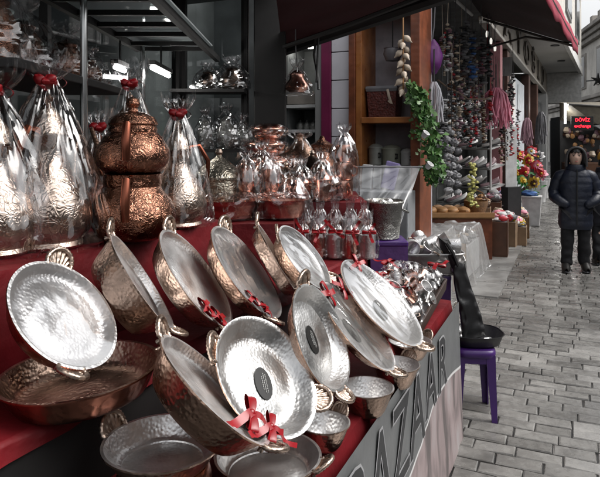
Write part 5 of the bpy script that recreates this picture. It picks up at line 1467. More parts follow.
b.build('leaves', LEAF, r)
b = MB(); b.tube([p - org for p in path], 0.012, 6); b.build('vine', C_GRN, r)
for k, (px, py) in enumerate(((423, 137), (427, 168))):
    b = MB(); b.lathe([(0.001, 0), (0.02, 0), (0.032, 0.05), (0.028, 0.05), (0.001, 0.01)], 14); o = b.build('white_pot', C_WHT, r); o.location = P(px, py, 4.94) - org; o.rotation_euler = (0.5, 0.6, 0)

# shoe rack going up the street
RK = (470, 150, 7.0)
def rack():
    s0, s1, t0 = 0.0, 1.32, 0.0
    A, B = Vector((2.30, 10.1, 0)), Vector((2.84, 8.85, 0)); dv = (B - A).normalized(); xv = Vector((dv.y, -dv.x, 0)) * 1.0
    RM = Matrix(((xv.x, dv.x, 0, A.x), (xv.y, dv.y, 0, A.y), (0, 0, 1, 0), (0, 0, 0, 1)))
    r = empty('shoe_rack', RM, 'white metal rack of shoes standing under the pink ribbons', 'rack')
    zs = [0.50, 0.80, 1.10, 1.40, 1.70, 2.0]
    for z in zs:
        b = MB(); b.box(-0.02, 0.02, 0, s1 - s0, z, z + 0.02)
        b.add([(-0.30, 0, z + 0.09), (0.0, 0, z + 0.012), (0.0, s1 - s0, z + 0.012), (-0.30, s1 - s0, z + 0.09), (-0.30, 0, z + 0.08), (0, 0, z), (0, s1 - s0, z), (-0.3, s1 - s0, z + 0.08)], [(0, 1, 2, 3), (7, 6, 5, 4), (0, 4, 5, 1), (3, 2, 6, 7)])
        b.build('shelf', WHITEPAINT, r, smooth=False)
    for y in (0.0, s1 - s0):
        for x in (-0.30, 0.0):
            b = MB(); b.box(x - 0.012, x + 0.012, y - 0.012, y + 0.012, 0.016, 2.3); b.build('post', WHITEPAINT, r, smooth=False, bevel=0.003)
    q = random.Random(9)
    protos = []
    for m, m2, nm in ((C_DGR, C_WHT, 'charcoal'), (C_WHT, C_GRY, 'white'), (plain('silver_leather', (0.42, 0.41, 0.40), 0.3), C_DGR, 'silver'), (plain('rose_fabric', (0.36, 0.24, 0.26)), C_WHT, 'rose')):
        o = empty('shoe', Matrix.Identity(4), '%s shoe displayed on the white metal rack' % nm, 'shoe', '%s shoes on the white rack' % nm)
        def fs(u, v):
            a = 2 * math.pi * u
            L_ = 0.11; yy = (v - 0.5) * 2 * L_
            wd = 0.036 * (1 - (abs(v - 0.45) * 1.8) ** 3 * 0.8) * (1 if 0.02 < v < 0.98 else 0.05)
            ht = 0.03 + 0.035 * max(0, 0.55 - v) * 1.6
            return Vector((wd * math.cos(a), yy, max(0.0, ht * (0.5 + 0.55 * math.sin(a))) + 0.008))
        b = MB(); b.grid(fs, 14, 12, closed=True); b.build('upper', m, o)
        b = MB(); b.ball((0, 0.0, 0.006), (0.038, 0.112, 0.009), 14, 6); b.build('sole', m2, o)
        protos.append([o, True])
    for zi, z in enumerate(zs):
        y = 0.06
        while y < s1 - s0 - 0.05:
            pk = protos[q.choice([0, 1, 1, 2, 3])]
            o = pk[0] if pk[1] else copy_tree(pk[0]); pk[1] = False
            o.matrix_world = RM @ Matrix.Translation((-0.13, y, z + 0.062)) @ Matrix.Scale(1.45, 4) @ Matrix.Rotation(R(14), 4, 'Y') @ Matrix.Rotation(R(-90 + q.uniform(-25, 25)), 4, 'Z') @ Matrix.Rotation(R(0), 4, 'X')
            y += q.uniform(0.12, 0.17)
rack()
# white cardboard signs, dark pole of the gift shop
b = MB(); b.box(-0.02, 0.02, -0.02, 0.02, 0, 3.3); o = b.build('shop_pole', BLACKMAT, smooth=False); o.matrix_world = STM(9.45, -1.15); tag(o, 'thin black pole at the end of the gift shop opening', 'pole')
b = MB(); b.box(-0.006, 0.006, -0.06, 0.06, 0, 0.26); o = b.build('hanging_card', C_WHT, smooth=False); o.matrix_world = Matrix.Translation(P(507, 76, 8.3)) @ Matrix.Rotation(R(60), 4, 'Z'); tag(o, 'white card hanging above the pink ribbons under the awning', 'card', )
for k, (px, py, D) in enumerate(((487, 37, 8.6), (491, 44, 8.7), (495, 51, 8.8))):
    b = MB(); b.lathe([(0.001, 0), (0.016, 0), (0.02, 0.05), (0.014, 0.08), (0.001, 0.09)], 12)
    r = b.build('lamp_bulb', mat('warm_bulb', (0.8, 0.8, 0.75), 0, 0.4, emit=(1, 0.96, 0.88), estr=0.5) if k == 0 else bpy.data.materials['warm_bulb']); r.location = P(px, py, D); tag(r, 'small white bulb in the row under the dark awning', 'lamp', 'bulbs under the awning')
    c = MB(); c.tube([(0, 0, 0.1), (0, 0, 0.5)], 0.006, 5); c.build('cord', C_DGR, r)
b = MB(); b.box(-0.10, 0.10, -0.006, 0.006, 0, 0.9); o = b.build('display_board', C_WHT, smooth=False); o.matrix_world = Matrix.Translation(P(511, 186, 9.0)) @ Matrix.Rotation(R(20), 4, 'Z'); o.location.z = 0.85; tag(o, 'white board standing between the shoe rack and the black pole', 'board')
b = MB(); b.box(-0.12, 0.12, -0.08, 0.08, 0, 0.849); o = b.build('panel_base', C_DGR, smooth=False); o.matrix_world = Matrix.Translation((P(511, 186, 9.0).x, 9.0, 0)) @ Matrix.Rotation(R(20), 4, 'Z'); tag(o, 'dark base box under the white board', 'box')

# counter with bread-like wooden goods
def counter():
    r = empty('goods_counter', Matrix.Translation((1.62, 7.9, 0)) @ Matrix.Rotation(R(-90), 4, 'Z'), 'low wooden counter of baskets and wooden goods before the gift shop', 'counter')
    b = MB(); b.box(-0.25, 0.25, 0.0, 0.86, 0.545, 0.58); b.build('top', C_TAN, r, smooth=False, bevel=0.008)
    b = MB(); b.box(-0.23, 0.23, 0.02, 0.84, 0.016, 0.543); b.build('front', WOOD_RED, r, smooth=False, bevel=0.008)
    b = MB(); b.box(0.25, 0.275, 0.0, 0.86, 0.56, 0.625); b.box(-0.25, 0.25, -0.02, -0.002, 0.56, 0.62); b.build('edge_strip', C_TAN, r, smooth=False, bevel=0.006)
counter()
q = random.Random(21)
for k in range(8):
    b = MB(); b.ball((0, 0, 0.05), (0.085, 0.11, 0.052), 16, 10, jit=0.15, fr=2, seed=k)
    o = b.build('wooden_bowl', [C_TAN, plain('pale_wood', (0.5, 0.30, 0.17), 0.6)][k % 2]); o.matrix_world = Matrix.Translation((1.70 + 0.14 * (k // 2), 7.80 + 0.22 * (k % 2), 0.582)) @ Matrix.Rotation(q.uniform(-0.6, 0.6), 4, 'Z')
    tag(o, 'rounded tan wooden bowl upside down on the low counter', 'bowl', 'wooden bowls on the counter')
r = empty('straw_basket', Matrix.Translation((2.32, 7.92, 0.582)), 'orange tan straw basket at the end of the low counter', 'basket')
b = MB(); b.lathe([(0.001, 0), (0.11, 0), (0.15, 0.10), (0.155, 0.17), (0.145, 0.17), (0.10, 0.02), (0.001, 0.02)], 32); b.build('bowl', WICKER, r)
b = MB(); b.tube([(-0.15, 0, 0.16), (-0.09, 0, 0.27), (0, 0, 0.31), (0.09, 0, 0.27), (0.15, 0, 0.16)], 0.009, 6); b.build('handle', WICKER, r)
# yellow hanging flower
r = empty('yellow_garland', P(472, 168, 6.6), 'yellow flower garland hanging before the shoe rack', 'garland')
b = MB()
for k in range(40): b.ball((q.gauss(0, 0.025), q.gauss(0, 0.02), -0.012 * k + 0.05), (0.022, 0.022, 0.016), 7, 5, jit=0.5, seed=k)
b.build('flowers', plain('pale_yellow_petal', (0.5, 0.48, 0.16)), r)

# plastic covered heap on the paving before the gift shop
def heap():
    dv = Vector((1.05, 2.05, 0)).normalized(); xv = Vector((dv.y, -dv.x, 0)); c = Vector((1.55, 6.45, 0))
    M = Matrix(((xv.x, dv.x, 0, c.x), (xv.y, dv.y, 0, c.y), (0, 0, 1, 0), (0, 0, 0, 1)))
    r = empty('covered_crates', M, 'goods heaped under a milky plastic cover on the paving before the gift shop', 'cover')
    boxes = ((-0.74, 0.32, 0.64), (-0.10, 0.34, 0.54), (0.60, 0.42, 0.52))
    def height(x, y):
        acc = 0
        for (yc, l, hh) in boxes:
            dx = max(0, abs(x) - 0.19) / 0.11; dy = max(0, abs(y - yc) - l) / 0.16
            acc += (hh * max(0.0, 1 - (dx * dx + dy * dy) ** 0.75)) ** 8
        return acc ** 0.125
    def fn(u, v):
        x0 = (u - 0.5) * 0.94; y0 = (v - 0.5) * 2.75
        # gather the skirt: the lower it hangs the nearer it stays to the boxes
        x = max(-0.30, min(0.30, x0)) + 0.05 * max(0, abs(x0) - 0.30) * math.copysign(1, x0); y = max(-1.20, min(1.17, y0))
        h = height(x, y)
        fold = 0.026 * (1 - 2 * abs(noise.noise(Vector((x * 2.4 + y * 1.6, (y - x) * 6.5, 2))))) + 0.010 * (1 - 2 * abs(noise.noise(Vector((x * 11 + 3, y * 4 - x * 5, 6)))))
        hang = 1 - min(1, h / 0.5)
        x += math.copysign(1, x) * (0.05 * hang * noise.noise(Vector((y * 7, 1.5, 0)))) * (abs(x) > 0.2)
        return Vector((x, y, max(0.014 + 0.02 * (1 - 2 * abs(noise.noise(Vector((x * 9, y * 9, 0))))) * 0.5, h + fold + 0.01)))
    b = MB(); b.grid(fn, 90, 230); b.build('plastic_cover', BAGPLASTIC, r, angle=50)
    for k, (y, l, z, m) in enumerate(((-0.74, 0.30, 0.50, C_GRY), (-0.1, 0.31, 0.42, CARD), (0.60, 0.38, 0.38, C_WHT))):
        b = MB(); b.box(-0.19, 0.19, y - l, y + l, 0.022, z); cr = b.build('crate', m, r, smooth=False, bevel=0.01)
        q = random.Random(60 + k); b = MB()
        for kk in range(26):
            b.ball((q.uniform(-0.14, 0.14), y + q.uniform(-l + 0.06, l - 0.06), z + q.uniform(-0.01, 0.06)), (q.uniform(0.04, 0.07), q.uniform(0.04, 0.07), q.uniform(0.025, 0.05)), 10, 7, mat=kk % 4, jit=0.5, fr=2.5, seed=kk)
        b.build('bagged_goods', [C_WHT, C_GRY, TIN, C_CRM], cr)
heap()

# boxes of packets by the kerb
def goods_box(s, t, wx, wy, h, m, label, fill, seed, group='goods boxes along the gift shop', z=0.016):
    r = empty('goods_crate', STM(s, t, z, rz=R(rng.uniform(-6, 6))), label, 'box', group)
    b = MB()
    b.box(-wx, wx, -wy, wy, 0, 0.02); b.box(-wx, -wx + 0.012, -wy, wy, 0.02, h); b.box(wx - 0.012, wx, -wy, wy, 0.02, h); b.box(-wx + 0.012, wx - 0.012, -wy, -wy + 0.012, 0.02, h); b.box(-wx + 0.012, wx - 0.012, wy - 0.012, wy, 0.02, h)
    b.build('carton', m, r, smooth=False, bevel=0.004)
    q = random.Random(seed)
    bs = {}
    for k in range(44):
        mm = q.choice(fill)
        b = bs.setdefault(mm, MB())
        sz = (q.uniform(0.04, 0.075), q.uniform(0.035, 0.06), q.uniform(0.025, 0.045))
        x, y = q.uniform(-wx + 0.06, wx - 0.06), q.uniform(-wy + 0.06, wy - 0.06)
        zz = h - 0.01 + 0.13 * (1 - max(abs(x) / wx, abs(y) / wy)) + q.uniform(-0.02, 0.02)
        b.ball((x, y, zz), sz, 9, 6, jit=0.4, fr=2.5, seed=k)
    for mm, b in bs.items(): b.build('packets', mm, r)
    b = MB(); b.box(-wx + 0.013, wx - 0.013, -wy + 0.013, wy - 0.013, 0.021, h - 0.02); b.build('filling', C_GRY, r, smooth=False)
    return r
for px, D, wx, wy, h, m, lab, fill, sd_ in (
    (498, 8.05, 0.13, 0.20, 0.46, C_BRN, 'tall dark carton of red and white packets beside the covered heap', [C_RED, C_WHT, C_PNK, C_CRM], 401),
    (508, 8.75, 0.13, 0.16, 0.36, CARD, 'cardboard box heaped with white and red packets behind the tall dark carton', [C_WHT, C_WHT, C_RED, C_GRY], 402),
    (518, 8.85, 0.12, 0.15, 0.27, CARD, 'low cardboard box of yellow and pink packets beside the roadway', [C_YEL, C_PNK, C_CRM, C_WHT], 403),
    (519, 9.55, 0.15, 0.18, 0.33, WICKER, 'tan box of pale packets, farthest from the stall', [C_CRM, C_YEL, C_WHT, C_PNK], 404),
    (481, 8.40, 0.13, 0.13, 0.60, CARD, 'high carton of brown trinkets beside the straw basket', [C_BRN, C_CRM, C_MAUVE, C_TAN], 405),
    (494, 8.55, 0.10, 0.13, 0.66, C_BRN, 'high dark carton of mauve and white packets before the shoe rack', [C_MAUVE, C_WHT, C_GRY, C_PNK], 406),
    (506, 9.55, 0.12, 0.2, 0.62, C_BRN, 'dark carton of lilac and white packets near the black pole', [C_WHT, C_GRY, C_LIL], 407)):
    w_ = P(px, 140, D)
    goods_box(w_.dot(U), w_.dot(V), wx, wy, h, m, lab, fill, sd_)

# pinwheel flowers, cart, white bin
def pinwheel(px, py, D, cols, label, sz=0.13, tilt=0):
    r = empty('pinwheel_flower', P(px, py, D), label, 'flower', 'bright fabric flowers on the stand')
    q = random.Random(int(px * 7 + py))
    R0 = Matrix.Rotation(q.uniform(-0.7, 0.7), 3, 'Z') @ Matrix.Rotation(q.uniform(-0.6, 0.3), 3, 'X')
    for i, m in enumerate(cols):
        b = MB()
        for k in range(9):
            a = k * 2 * math.pi / 9 + i * 0.35 + q.uniform(-0.1, 0.1)
            rr = (sz - 0.045 * i) * q.uniform(0.85, 1.1)
            d = Vector((math.cos(a), 0, math.sin(a))); n = Vector((-math.sin(a), 0, math.cos(a)))
            tw = q.uniform(-0.3, 0.3)
            b.grid(lambda u, v: R0 @ (d * (rr * u) + n * ((v - 0.5) * rr * 0.62 * math.sin(u * 2.9 + 0.1) ** 0.8) + Vector((0, -0.018 * i - 0.03 * math.sin(u * 2.2) + 0.03 * (v - 0.5) * (1 + tw) + 0.03 * u * u, 0))), 7, 4)
        b.build('petals', m, r)
    b = MB(); b.ball(R0 @ Vector((0, -0.045, 0)), 0.022, 10, 8); b.build('button', C_YEL, r)
    b = MB(); b.tube([(0, 0.02, 0), (q.uniform(-.05, .05), 0.05, -0.3), (0.0, 0.05, -(P(px, py, D).z - 0.62))], 0.006, 5)
    for k in range(3):
        z = -0.16 - 0.1 * k
        b.grid(lambda u, v: Vector((0.13 * u * (1 if k % 2 else -1), 0.03 + 0.03 * math.sin(u * 3), z + 0.05 * u)) + Vector((0, 0.02, 0.035)) * ((v - .5) * math.sin(u * 3.1)), 6, 2)
    b.build('stem', C_GRN, r)
for px, py, D, cols, lab in (
    (518, 155, 11.2, (C_RED, C_YEL), 'red flower with yellow heart, highest of the bunch'), (528, 161, 11.3, (C_YEL, C_RED), 'yellow flower with red heart beside the highest red one'),
    (537, 166, 11.1, (C_RED, C_PNK), 'red and pink flower at the street end of the bunch'), (513, 164, 11.0, (C_GRN, C_WHT), 'green and white flower low in the bunch'),
    (524, 172, 10.9, (C_RED, C_RED), 'plain red flower below the yellow one'), (533, 183, 10.8, (C_YEL, C_BRN), 'small sunflower lowest in the bunch'),
    (538, 157, 11.6, (C_WHT, C_GRY), 'white flower behind the red and pink one'), (541, 174, 11.2, (C_PNK, C_RED), 'pink flower with red heart over the white bin'),
    (516, 175, 10.9, (C_YEL, C_YEL), 'plain yellow flower near the cart'), (531, 152, 11.5, (C_RED, C_WHT), 'red flower with white heart at the back of the bunch'),
    (522, 181, 10.8, (C_GRN, C_YEL), 'green flower with yellow heart just over the cart')):
    pinwheel(px, py, D, cols, lab)
def cart():
    M = STM(11.35, -1.12)
    r = empty('hand_cart', M, 'red hand cart with a black wheel carrying the bright flowers', 'cart')
    b = MB(); b.box(-0.2, 0.2, -0.45, 0.35, 0.34, 0.62); b.build('body', plain('cart_red', (0.22, 0.03, 0.025)), r, smooth=False, bevel=0.01)
    for x in (-0.235, 0.235):
        for y in (-0.25, 0.2):
            w_ = MB(); w_.tube([(0.17 * math.cos(a * 0.3142), 0.17 * math.sin(a * 0.3142), 0) for a in range(21)], 0.03, 8, caps=False); o = w_.build('wheel', RUBBER, r)
            o.matrix_local = Matrix.Translation((x, y, 0.216)) @ Matrix.Rotation(R(90), 4, 'Y')
            h = MB(); h.lathe([(0.001, 0.01), (0.15, 0.006), (0.15, -0.006), (0.001, -0.01)], 20); h.build('hub', C_GRY, o)
    b = MB(); b.tube([(0.1, 0.3, 0.6), (0.14, 0.6, 0.9), (0.1, 0.75, 0.95)], 0.015, 6); b.tube([(-0.1, 0.3, 0.6), (-0.14, 0.6, 0.9), (-0.1, 0.75, 0.95)], 0.015, 6); b.build('handle', BLACKMAT, r)
cart()
r = empty('white_bin', STM(11.6, -0.66, 0.016), 'white plastic bin with a blue bag on top beside the flower cart', 'bin')
b = MB(); skin4(b, [rect(0.001, 0.001, 0), rect(0.13, 0.13, 0), rect(0.16, 0.16, 0.5), rect(0.17, 0.17, 0.5), rect(0.17, 0.17, 0.53), rect(0.15, 0.15, 0.53), rect(0.001, 0.001, 0.53)]); b.build('bin', C_WHT, r, smooth=False, bevel=0.01)
b = MB(); b.ball((-0.05, 0, 0.56), (0.14, 0.14, 0.06), 14, 8, jit=0.5, seed=4); b.build('bag', C_BLU, r)
for k, (s, t, lab) in enumerate(((16.0, -0.75, 'white bucket standing against the far shop wall'), (17.2, -0.72, 'second white bucket by the far shop wall, nearer the column'))):
    r = empty('white_bucket', STM(s, t, 0.016), lab, 'bucket', 'white buckets by the far shop')
    b = MB(); b.lathe([(0.001, 0), (0.15, 0), (0.2, 0.5), (0.21, 0.52), (0.18, 0.52), (0.13, 0.03), (0.001, 0.03)], 20); b.build('pail', C_WHT, r)
    b = MB(); b.tube([(-0.2, 0, 0.5), (-0.1, 0.0, 0.62), (0.1, 0, 0.62), (0.2, 0, 0.5)], 0.01, 5); b.build('handle', C_GRY, r)
strands('scarf_bundle', 541, 112, 17.0, 40, 0.9, 0.16, C_GRY, 'grey scarves hanging at the far shop wall', 'scarves', 15, 0.02)
strands('scarf_bundle', 527, 118, 13.6, 40, 0.6, 0.12, C_MAUVE, 'mauve scarves hanging near the pale panel', 'scarves', 16, 0.016)

# kiosk with LED sign
def kiosk():
    c = P(582, 125, 18.5)
    M = Matrix.Translation((c.x, 18.5, 0)) @ Matrix.Rotation(R(-10), 4, 'Z')
    r = empty('kiosk', M, 'small kiosk with an olive canopy and a red lettered display', 'kiosk')
    b = MB(); b.box(-0.5, 1.3, 0.6, 1.9, 0, 2.3); b.build('cabin', C_DGR, r, smooth=False, bevel=0.02)
    ol = plain('olive_canopy', (0.14, 0.125, 0.095), 0.7)
    b = MB(); b.hexa([(-0.5, 0.6, 2.18), (0.28, -0.55, 2.02), (0.75, -0.5, 2.02), (1.3, 0.6, 2.18)], [(-0.52, 0.6, 2.75), (0.28 - 0.8, -0.6, 2.62), (0.95, -0.6, 2.5), (1.3, 0.6, 2.75)])
    b.build('canopy', ol, r, smooth=False, bevel=0.01)
    b = MB(); b.tube([(-0.54, -0.62, 2.62), (0.97, -0.62, 2.50)], 0.03, 6); b.tube([(0.97, -0.62, 2.5), (0.76, -0.52, 2.0)], 0.035, 6); b.build('canopy_rail', plain('dark_rail', (0.05, 0.048, 0.045)), r)
    b = MB(); b.tube([(-0.56, -0.3, 2.05), (-0.56, -0.3, 2.68)], 0.03, 8); b.build('light_tube', LAMP, r)
    sg = MB(); sg.box(-0.50, 0.12, -0.75, -0.66, 1.83, 2.26); sgo = sg.build('display', BLACKMAT, r, smooth=False, bevel=0.01)
    for txt, z, sz in (('DÖVİZ', 2.10, 0.135), ('exchange', 1.925, 0.13)):
        text_mesh('lettering', txt, sz, 0.004, LED, sgo, Matrix.Translation((-0.19, -0.757, z)) @ Matrix.Rotation(R(90), 4, 'X'), sx=0.95)
    b = MB(); b.box(-0.45, 1.25, 0.1, 0.59, 0.015, 0.85); b.build('counter', C_BRN, r, smooth=False, bevel=0.02)
    b = MB()
    q = random.Random(4)
    for k in range(60): b.ball((q.uniform(-0.4, 1.2), q.uniform(0.3, 0.55), 0.9 + q.uniform(0, 1.0)), q.uniform(0.05, 0.11), 7, 5, mat=k % 4, jit=0.4, seed=k)
    b.build('merchandise', [C_CRM, C_MAUVE, C_TAN, C_BRN], r)
kiosk()
# dark awning over the far shop at the street bend
r = empty('awning', Matrix.Translation((P(609, 130, 15).x, 15, 0)), 'black scalloped awning beyond the boy beside the kiosk', 'awning')
b = MB(); b.grid(lambda u, v: Vector((-0.05 + 1.3 * u, 0.7 * v, 1.66 + 0.26 * v ** 0.7 + 0.07 * math.sin(u * 3.1) - 0.02 * abs(math.sin(u * 16)) * (1 - v))), 30, 6); b.build('canopy', C_DGR, r, solid=0.01)
b = MB(); b.tube([(1.1, 0.6, 0), (1.1, 0.6, 1.95)], 0.025, 8); b.tube([(0.1, 0.6, 0), (0.1, 0.6, 1.95)], 0.025, 8); b.build('post', BLACKMAT, r)
b = MB(); b.box(0.02, 1.2, 0.45, 0.5, 1.30, 1.42); b.build('white_board', C_WHT, r, smooth=False)
# jug-shaped lamp on the stone wall
r = empty('wall_lamp', P(598, 80, 27.0), 'dark star shaped lamp bracket on the old stone building', 'lamp')
b = MB()
for k in range(5):
    a = k * 1.2566 + 0.3; b.tube([(0, 0, 0), (0.32 * math.cos(a), 0, 0.32 * math.sin(a))], [0.09, 0.02], 6)
b.build('bracket', BLACKMAT, r)
b = MB(); b.tube([(0, 0, 0), (0.2, 1.5, 0.1)], 0.03, 6); b.build('arm', BLACKMAT, r)

# ================================================================ PEOPLE
def skin_mesh(name, nodes, edges, m, parent, sub=2, post=None):
    me = bpy.data.meshes.new(name)
    me.from_pydata([n[0] for n in nodes], edges, [])
    o = bpy.data.objects.new(name, me); COL.objects.link(o)
    sk = o.modifiers.new('skin', 'SKIN'); sk.use_smooth_shade = True
    for i, v in enumerate(me.skin_vertices[0].data):
        r_ = nodes[i][1]; v.radius = r_ if isinstance(r_, tuple) else (r_, r_); v.use_root = (i == 0)
    ss = o.modifiers.new('sub', 'SUBSURF'); ss.levels = sub; ss.render_levels = sub
    dg = bpy.context.evaluated_depsgraph_get(); dg.update()
    m2 = bpy.data.meshes.new_from_object(o.evaluated_get(dg))
    COL.objects.unlink(o); bpy.data.objects.remove(o)
    if post:
        for v in m2.vertices: v.co = post(v.co.copy())
    m2.materials.clear(); m2.materials.append(m)
    m2.polygons.foreach_set('use_smooth', [True] * len(m2.polygons))
    o = bpy.data.objects.new(name, m2); COL.objects.link(o)
    if parent is not None: o.parent = parent
    return o

def person(M, H, label, jacket_m, hat, face=True, stride=0.0, mirror=1, hood_m=None, coat_len=0.50, seed=0):
    """figure faces local -y; H = standing height"""
    r = empty('person', M, label, 'person')
    k = H / 1.46
    L = lambda x, y, z: (x * k, y * k, z * k)
    hipz, kneez, ankz = 0.71, 0.40, 0.075
    fy = stride
    # continuous body
    N = [(L(0, 0, 0.74), 0.115 * k), (L(0, 0.01, 0.90), 0.11 * k), (L(0, 0.01, 1.06), 0.125 * k), (L(0, 0.01, 1.175), 0.06 * k), (L(0, 0.0, 1.225), 0.048 * k), (L(0, -0.018, 1.295), 0.084 * k), (L(0, -0.012, 1.375), 0.090 * k), (L(0, 0.0, 1.425), 0.050 * k)]
    E = [(0, 1), (1, 2), (2, 3), (3, 4), (4, 5), (5, 6), (6, 7)]
    arms = {}
    for sg in (-1, 1):
        b0 = len(N)
        N += [(L(sg * 0.145, 0.01, 1.11), 0.045 * k), (L(sg * 0.22, 0.02, 0.93), 0.040 * k), (L(sg * 0.14, -0.06, 0.82), 0.028 * k), (L(sg * 0.07, -0.06, 0.78), 0.026 * k)]
        E += [(2, b0), (b0, b0 + 1), (b0 + 1, b0 + 2), (b0 + 2, b0 + 3)]
        b0 = len(N)
        st = fy * sg
        N += [(L(sg * 0.085, 0, hipz - 0.03), 0.085 * k), (L(sg * 0.092, -0.01 + st * 0.5, kneez), 0.062 * k), (L(sg * 0.098, 0.015 + st, ankz + 0.02), 0.036 * k), (L(sg * 0.10, -0.02 + st, 0.045), 0.02 * k), (L(sg * 0.105, -0.08 + st, 0.03), 0.012 * k)]
        E += [(0, b0), (b0, b0 + 1), (b0 + 1, b0 + 2), (b0 + 2, b0 + 3), (b0 + 3, b0 + 4)]
    def post(c):
        x, y, z = c.x / k, c.y / k, c.z / k
        if z > 1.24:     # shape the face: nose, brow, chin
            f = math.exp(-((x / 0.014) ** 2) - ((z - 1.325) / 0.026) ** 2)
            if y < -0.04: c.y -= 0.022 * k * f
            e = math.exp(-(((abs(x) - 0.03) / 0.016) ** 2) - ((z - 1.352) / 0.012) ** 2)
            if y < -0.04: c.y += 0.010 * k * e
            c.x *= 0.90
            if y < -0.02 and z < 1.30: c.x *= 0.93
        return c
    skin_mesh('body', N, E, SKIN, r, 2, post)
    # trousers
    T = [(L(0, 0, 0.74), 0.13 * k)]; TE_ = []
    for sg in (-1, 1):
        st = fy * sg; b0 = len(T)
        T += [(L(sg * 0.085, 0, hipz - 0.05), 0.096 * k), (L(sg * 0.092, -0.01 + st * 0.5, kneez), 0.080 * k), (L(sg * 0.097, 0.012 + st, 0.14), 0.068 * k), (L(sg * 0.098, 0.008 + st, 0.045), 0.070 * k)]
        TE_ += [(0, b0), (b0, b0 + 1), (b0 + 1, b0 + 2), (b0 + 2, b0 + 3)]
    def crease(c):
        n = noise.noise(Vector((c.x * 9, c.y * 9, c.z * 14 + seed)))
        d = Vector((c.x - math.copysign(0.09 * k, c.x), c.y, 0))
        return c + d * 0.22 * n
    skin_mesh('trousers', T, TE_, TROUSER, r, 3, crease)
    for sg in (-1, 1):
        st = fy * sg
        b = MB()
        def fs(u, v, sg=sg, st=st):
            a = 2 * math.pi * u
            y = 0.075 - 0.25 * v
            wd = 0.050 * (1 - abs(v - 0.5) ** 3 * 5.2)
            ht = 0.14 - 0.085 * min(1, v * 1.15) ** 1.5
            return Vector(((sg * 0.10 + wd * math.cos(a) + sg * 0.02 * v) * k, (y + st) * k, max(0.0, ht * (0.5 + 0.55 * math.sin(a))) * k))
        b.grid(fs, 18, 12, closed=True); sh = b.build('shoe', plain('black_shoe', (0.02, 0.019, 0.018), 0.4), r)
        b = MB(); b.ball(L(sg * 0.11, -0.055 + st, 0.012), (0.05 * k, 0.125 * k, 0.014 * k), 16, 6); b.build('sole', C_GRY, sh)
    # jacket: rings from hem to collar, quilted
    rings = [(0.50, 0.175, 0.135), (0.54, 0.185, 0.142), (0.66, 0.183, 0.138), (0.80, 0.178, 0.130), (0.94, 0.182, 0.128), (1.05, 0.186, 0.122), (1.12, 0.165, 0.112), (1.17, 0.130, 0.095), (1.205, 0.088, 0.082), (1.245, 0.090, 0.088)]
    z0 = coat_len
    def ring(z):
        for i in range(len(rings) - 1):
            if z <= rings[i + 1][0]:
                f = (z - rings[i][0]) / (rings[i + 1][0] - rings[i][0]); return [rings[i][j] + (rings[i + 1][j] - rings[i][j]) * f for j in (1, 2)]
        return rings[-1][1:]
    def fj(u, v):
        a = 2 * math.pi * u; z = z0 + (1.245 - z0) * v
        rx, ry = ring(max(z, 0.50))
        q = 1 + 0.035 * abs(math.sin(z * math.pi / 0.085)) ** 0.6 - 0.02 + 0.05 * noise.noise(Vector((math.cos(a) * 2, math.sin(a) * 2, z * 9 + seed)))
        e = 0.85
        x = math.copysign(abs(math.cos(a)) ** e, math.cos(a)) * rx; y = math.copysign(abs(math.sin(a)) ** e, math.sin(a)) * ry
        return Vector((x * q, y * q, z)) * k
    b = MB(); b.grid(fj, 56, 64, closed=True); jk = b.build('jacket', jacket_m, r, angle=80)
    for sg in (-1, 1):
        b = MB()
        pts = [Vector(L(sg * 0.10, 0.01, 1.135)), Vector(L(sg * 0.165, 0.012, 1.115)), Vector(L(sg * 0.205, 0.02, 1.03)), Vector(L(sg * 0.235, 0.025, 0.93)), Vector(L(sg * 0.232, -0.03, 0.865)), Vector(L(sg * 0.19, -0.095, 0.83)), Vector(L(sg * 0.12, -0.118, 0.79)), Vector(L(sg * 0.09, -0.10, 0.77))]
        rad = [0.055, 0.066, 0.066, 0.064, 0.064, 0.058, 0.050, 0.03]
        # resample with quilting
        P2, R2 = [], []
        for i in range(len(pts) - 1):
            for j in range(6):
                f = j / 6; P2.append(pts[i].lerp(pts[i + 1], f)); R2.append((rad[i] + (rad[i + 1] - rad[i]) * f) * k * (0.96 + 0.07 * abs(math.sin((i * 6 + j) * 0.62))))
        P2.append(pts[-1]); R2.append(rad[-1] * k)
        b.tube(P2, R2, 18); b.build('sleeve', jacket_m, jk, angle=80)
    # zip and pocket flaps
    b = MB(); b.box(-0.006 * k, 0.006 * k, -0.152 * k, -0.125 * k, 0.55 * k, 1.19 * k); b.build('zip', BLACK, jk, smooth=False)
    # collar
    b = MB(); b.lathe([(0.105 * k, 1.165 * k), (0.115 * k, 1.20 * k), (0.10 * k, 1.245 * k), (0.085 * k, 1.25 * k)], 32, M=Matrix.Diagonal((1, 0.95, 1, 1))); b.build('collar', jacket_m, jk)
    # head wear
    if hat == 'hood':
        def fh(u, v):
            # hood: shell over the back and top of the head, open at the face
            a = math.pi * (u * 1.0) ; th = (v - 0.0) * math.pi * 0.80
            # sweep: half circle of profile from front edge over to the nape
            x = 0.108 * math.cos(a)
            up = math.sin(a)
            yy = -0.075 + 0.185 * math.sin(min(v * 1.57, 1.57))
            sc = 1.0 - 0.45 * v ** 2.5
            return Vector((x * sc, yy, 1.225 + (0.225 * up ** 0.55) * (1 - 0.28 * v ** 2) )) * k
        b = MB(); b.grid(fh, 36, 16); b.build('hood', hood_m, r, solid=0.022 * k)
        pts = [fh(i / 30, 0.0) for i in range(31)]
        b = MB(); b.tube([p + Vector((0, -0.004, 0)) for p in pts], [0.013 * k * (1 + 0.25 * noise.noise(Vector((i * 0.9, 0, 0)))) for i in range(31)], 8)
        b.build('hood_trim', C_DGR, r)
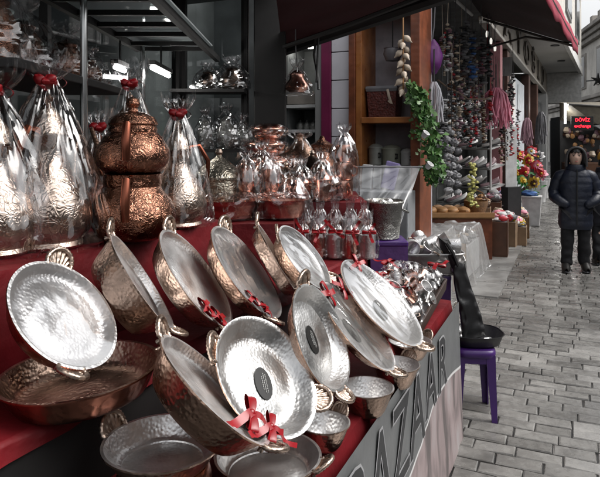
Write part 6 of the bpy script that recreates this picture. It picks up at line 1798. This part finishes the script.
        b = MB(); b.grid(lambda u, v: Vector(((u - .5) * 0.14, -0.090 + 0.05 * (2 * u - 1) ** 2 + 0.012 * v, 1.388 + 0.04 * v + 0.010 * math.sin(u * 26) * (1 - v))) * k, 26, 5); b.build('hair', HAIR, r, solid=0.012 * k)
    else:
        b = MB(); b.lathe([(0.094 * k, 1.345 * k), (0.099 * k, 1.36 * k), (0.095 * k, 1.40 * k), (0.07 * k, 1.445 * k), (0.03 * k, 1.465 * k), (0.001, 1.468 * k)], 32, M=Matrix.Diagonal((0.92, 1, 1, 1))); b.build('hat', hood_m, r)
        b = MB(); b.grid(lambda u, v: Vector((0.083 * math.cos(2 * math.pi * u), 0.086 * math.sin(2 * math.pi * u) + 0.012, 1.27 + 0.09 * v + (0.05 if math.sin(2 * math.pi * u) < 0.1 and v < 0.9 else 0))) * k, 30, 4, closed=True); b.build('hair', HAIR, r)
    if face:
        for sg in (-1, 1):
            b = MB(); b.ball(L(sg * 0.029, -0.083, 1.352), (0.011 * k, 0.007 * k, 0.006 * k), 10, 6); b.build('eye', HAIR, r)
            b = MB(); b.tube([L(sg * 0.014, -0.092, 1.370), L(sg * 0.03, -0.092, 1.374), L(sg * 0.046, -0.084, 1.368)], 0.003 * k, 5); b.build('eyebrow', HAIR, r)
        b = MB(); b.ball(L(0, -0.088, 1.284), (0.02 * k, 0.007 * k, 0.006 * k), 10, 6); b.build('mouth', plain('lips', (0.36, 0.13, 0.11)), r)
    return r
bx = P(575.5, 272, 7.05)
person(Matrix.Translation((bx.x, bx.y, 0.015)) @ Matrix.Rotation(R(-18), 4, 'Z'), 1.46, 'boy in a hooded navy quilted jacket standing with hands in his pockets', NAVY, 'hood', hood_m=plain('navy_hood', (0.010, 0.013, 0.024), 0.5), stride=0.03, seed=1)
ax = P(605, 266, 7.45)
person(Matrix.Translation((ax.x, ax.y, 0.015)) @ Matrix.Rotation(R(160), 4, 'Z'), 1.40, 'person in a dark coat and mustard knit hat walking behind the boy', plain('dark_coat', (0.012, 0.013, 0.02), 0.6), 'hat', face=False, hood_m=C_MUS, stride=0.12, seed=2)
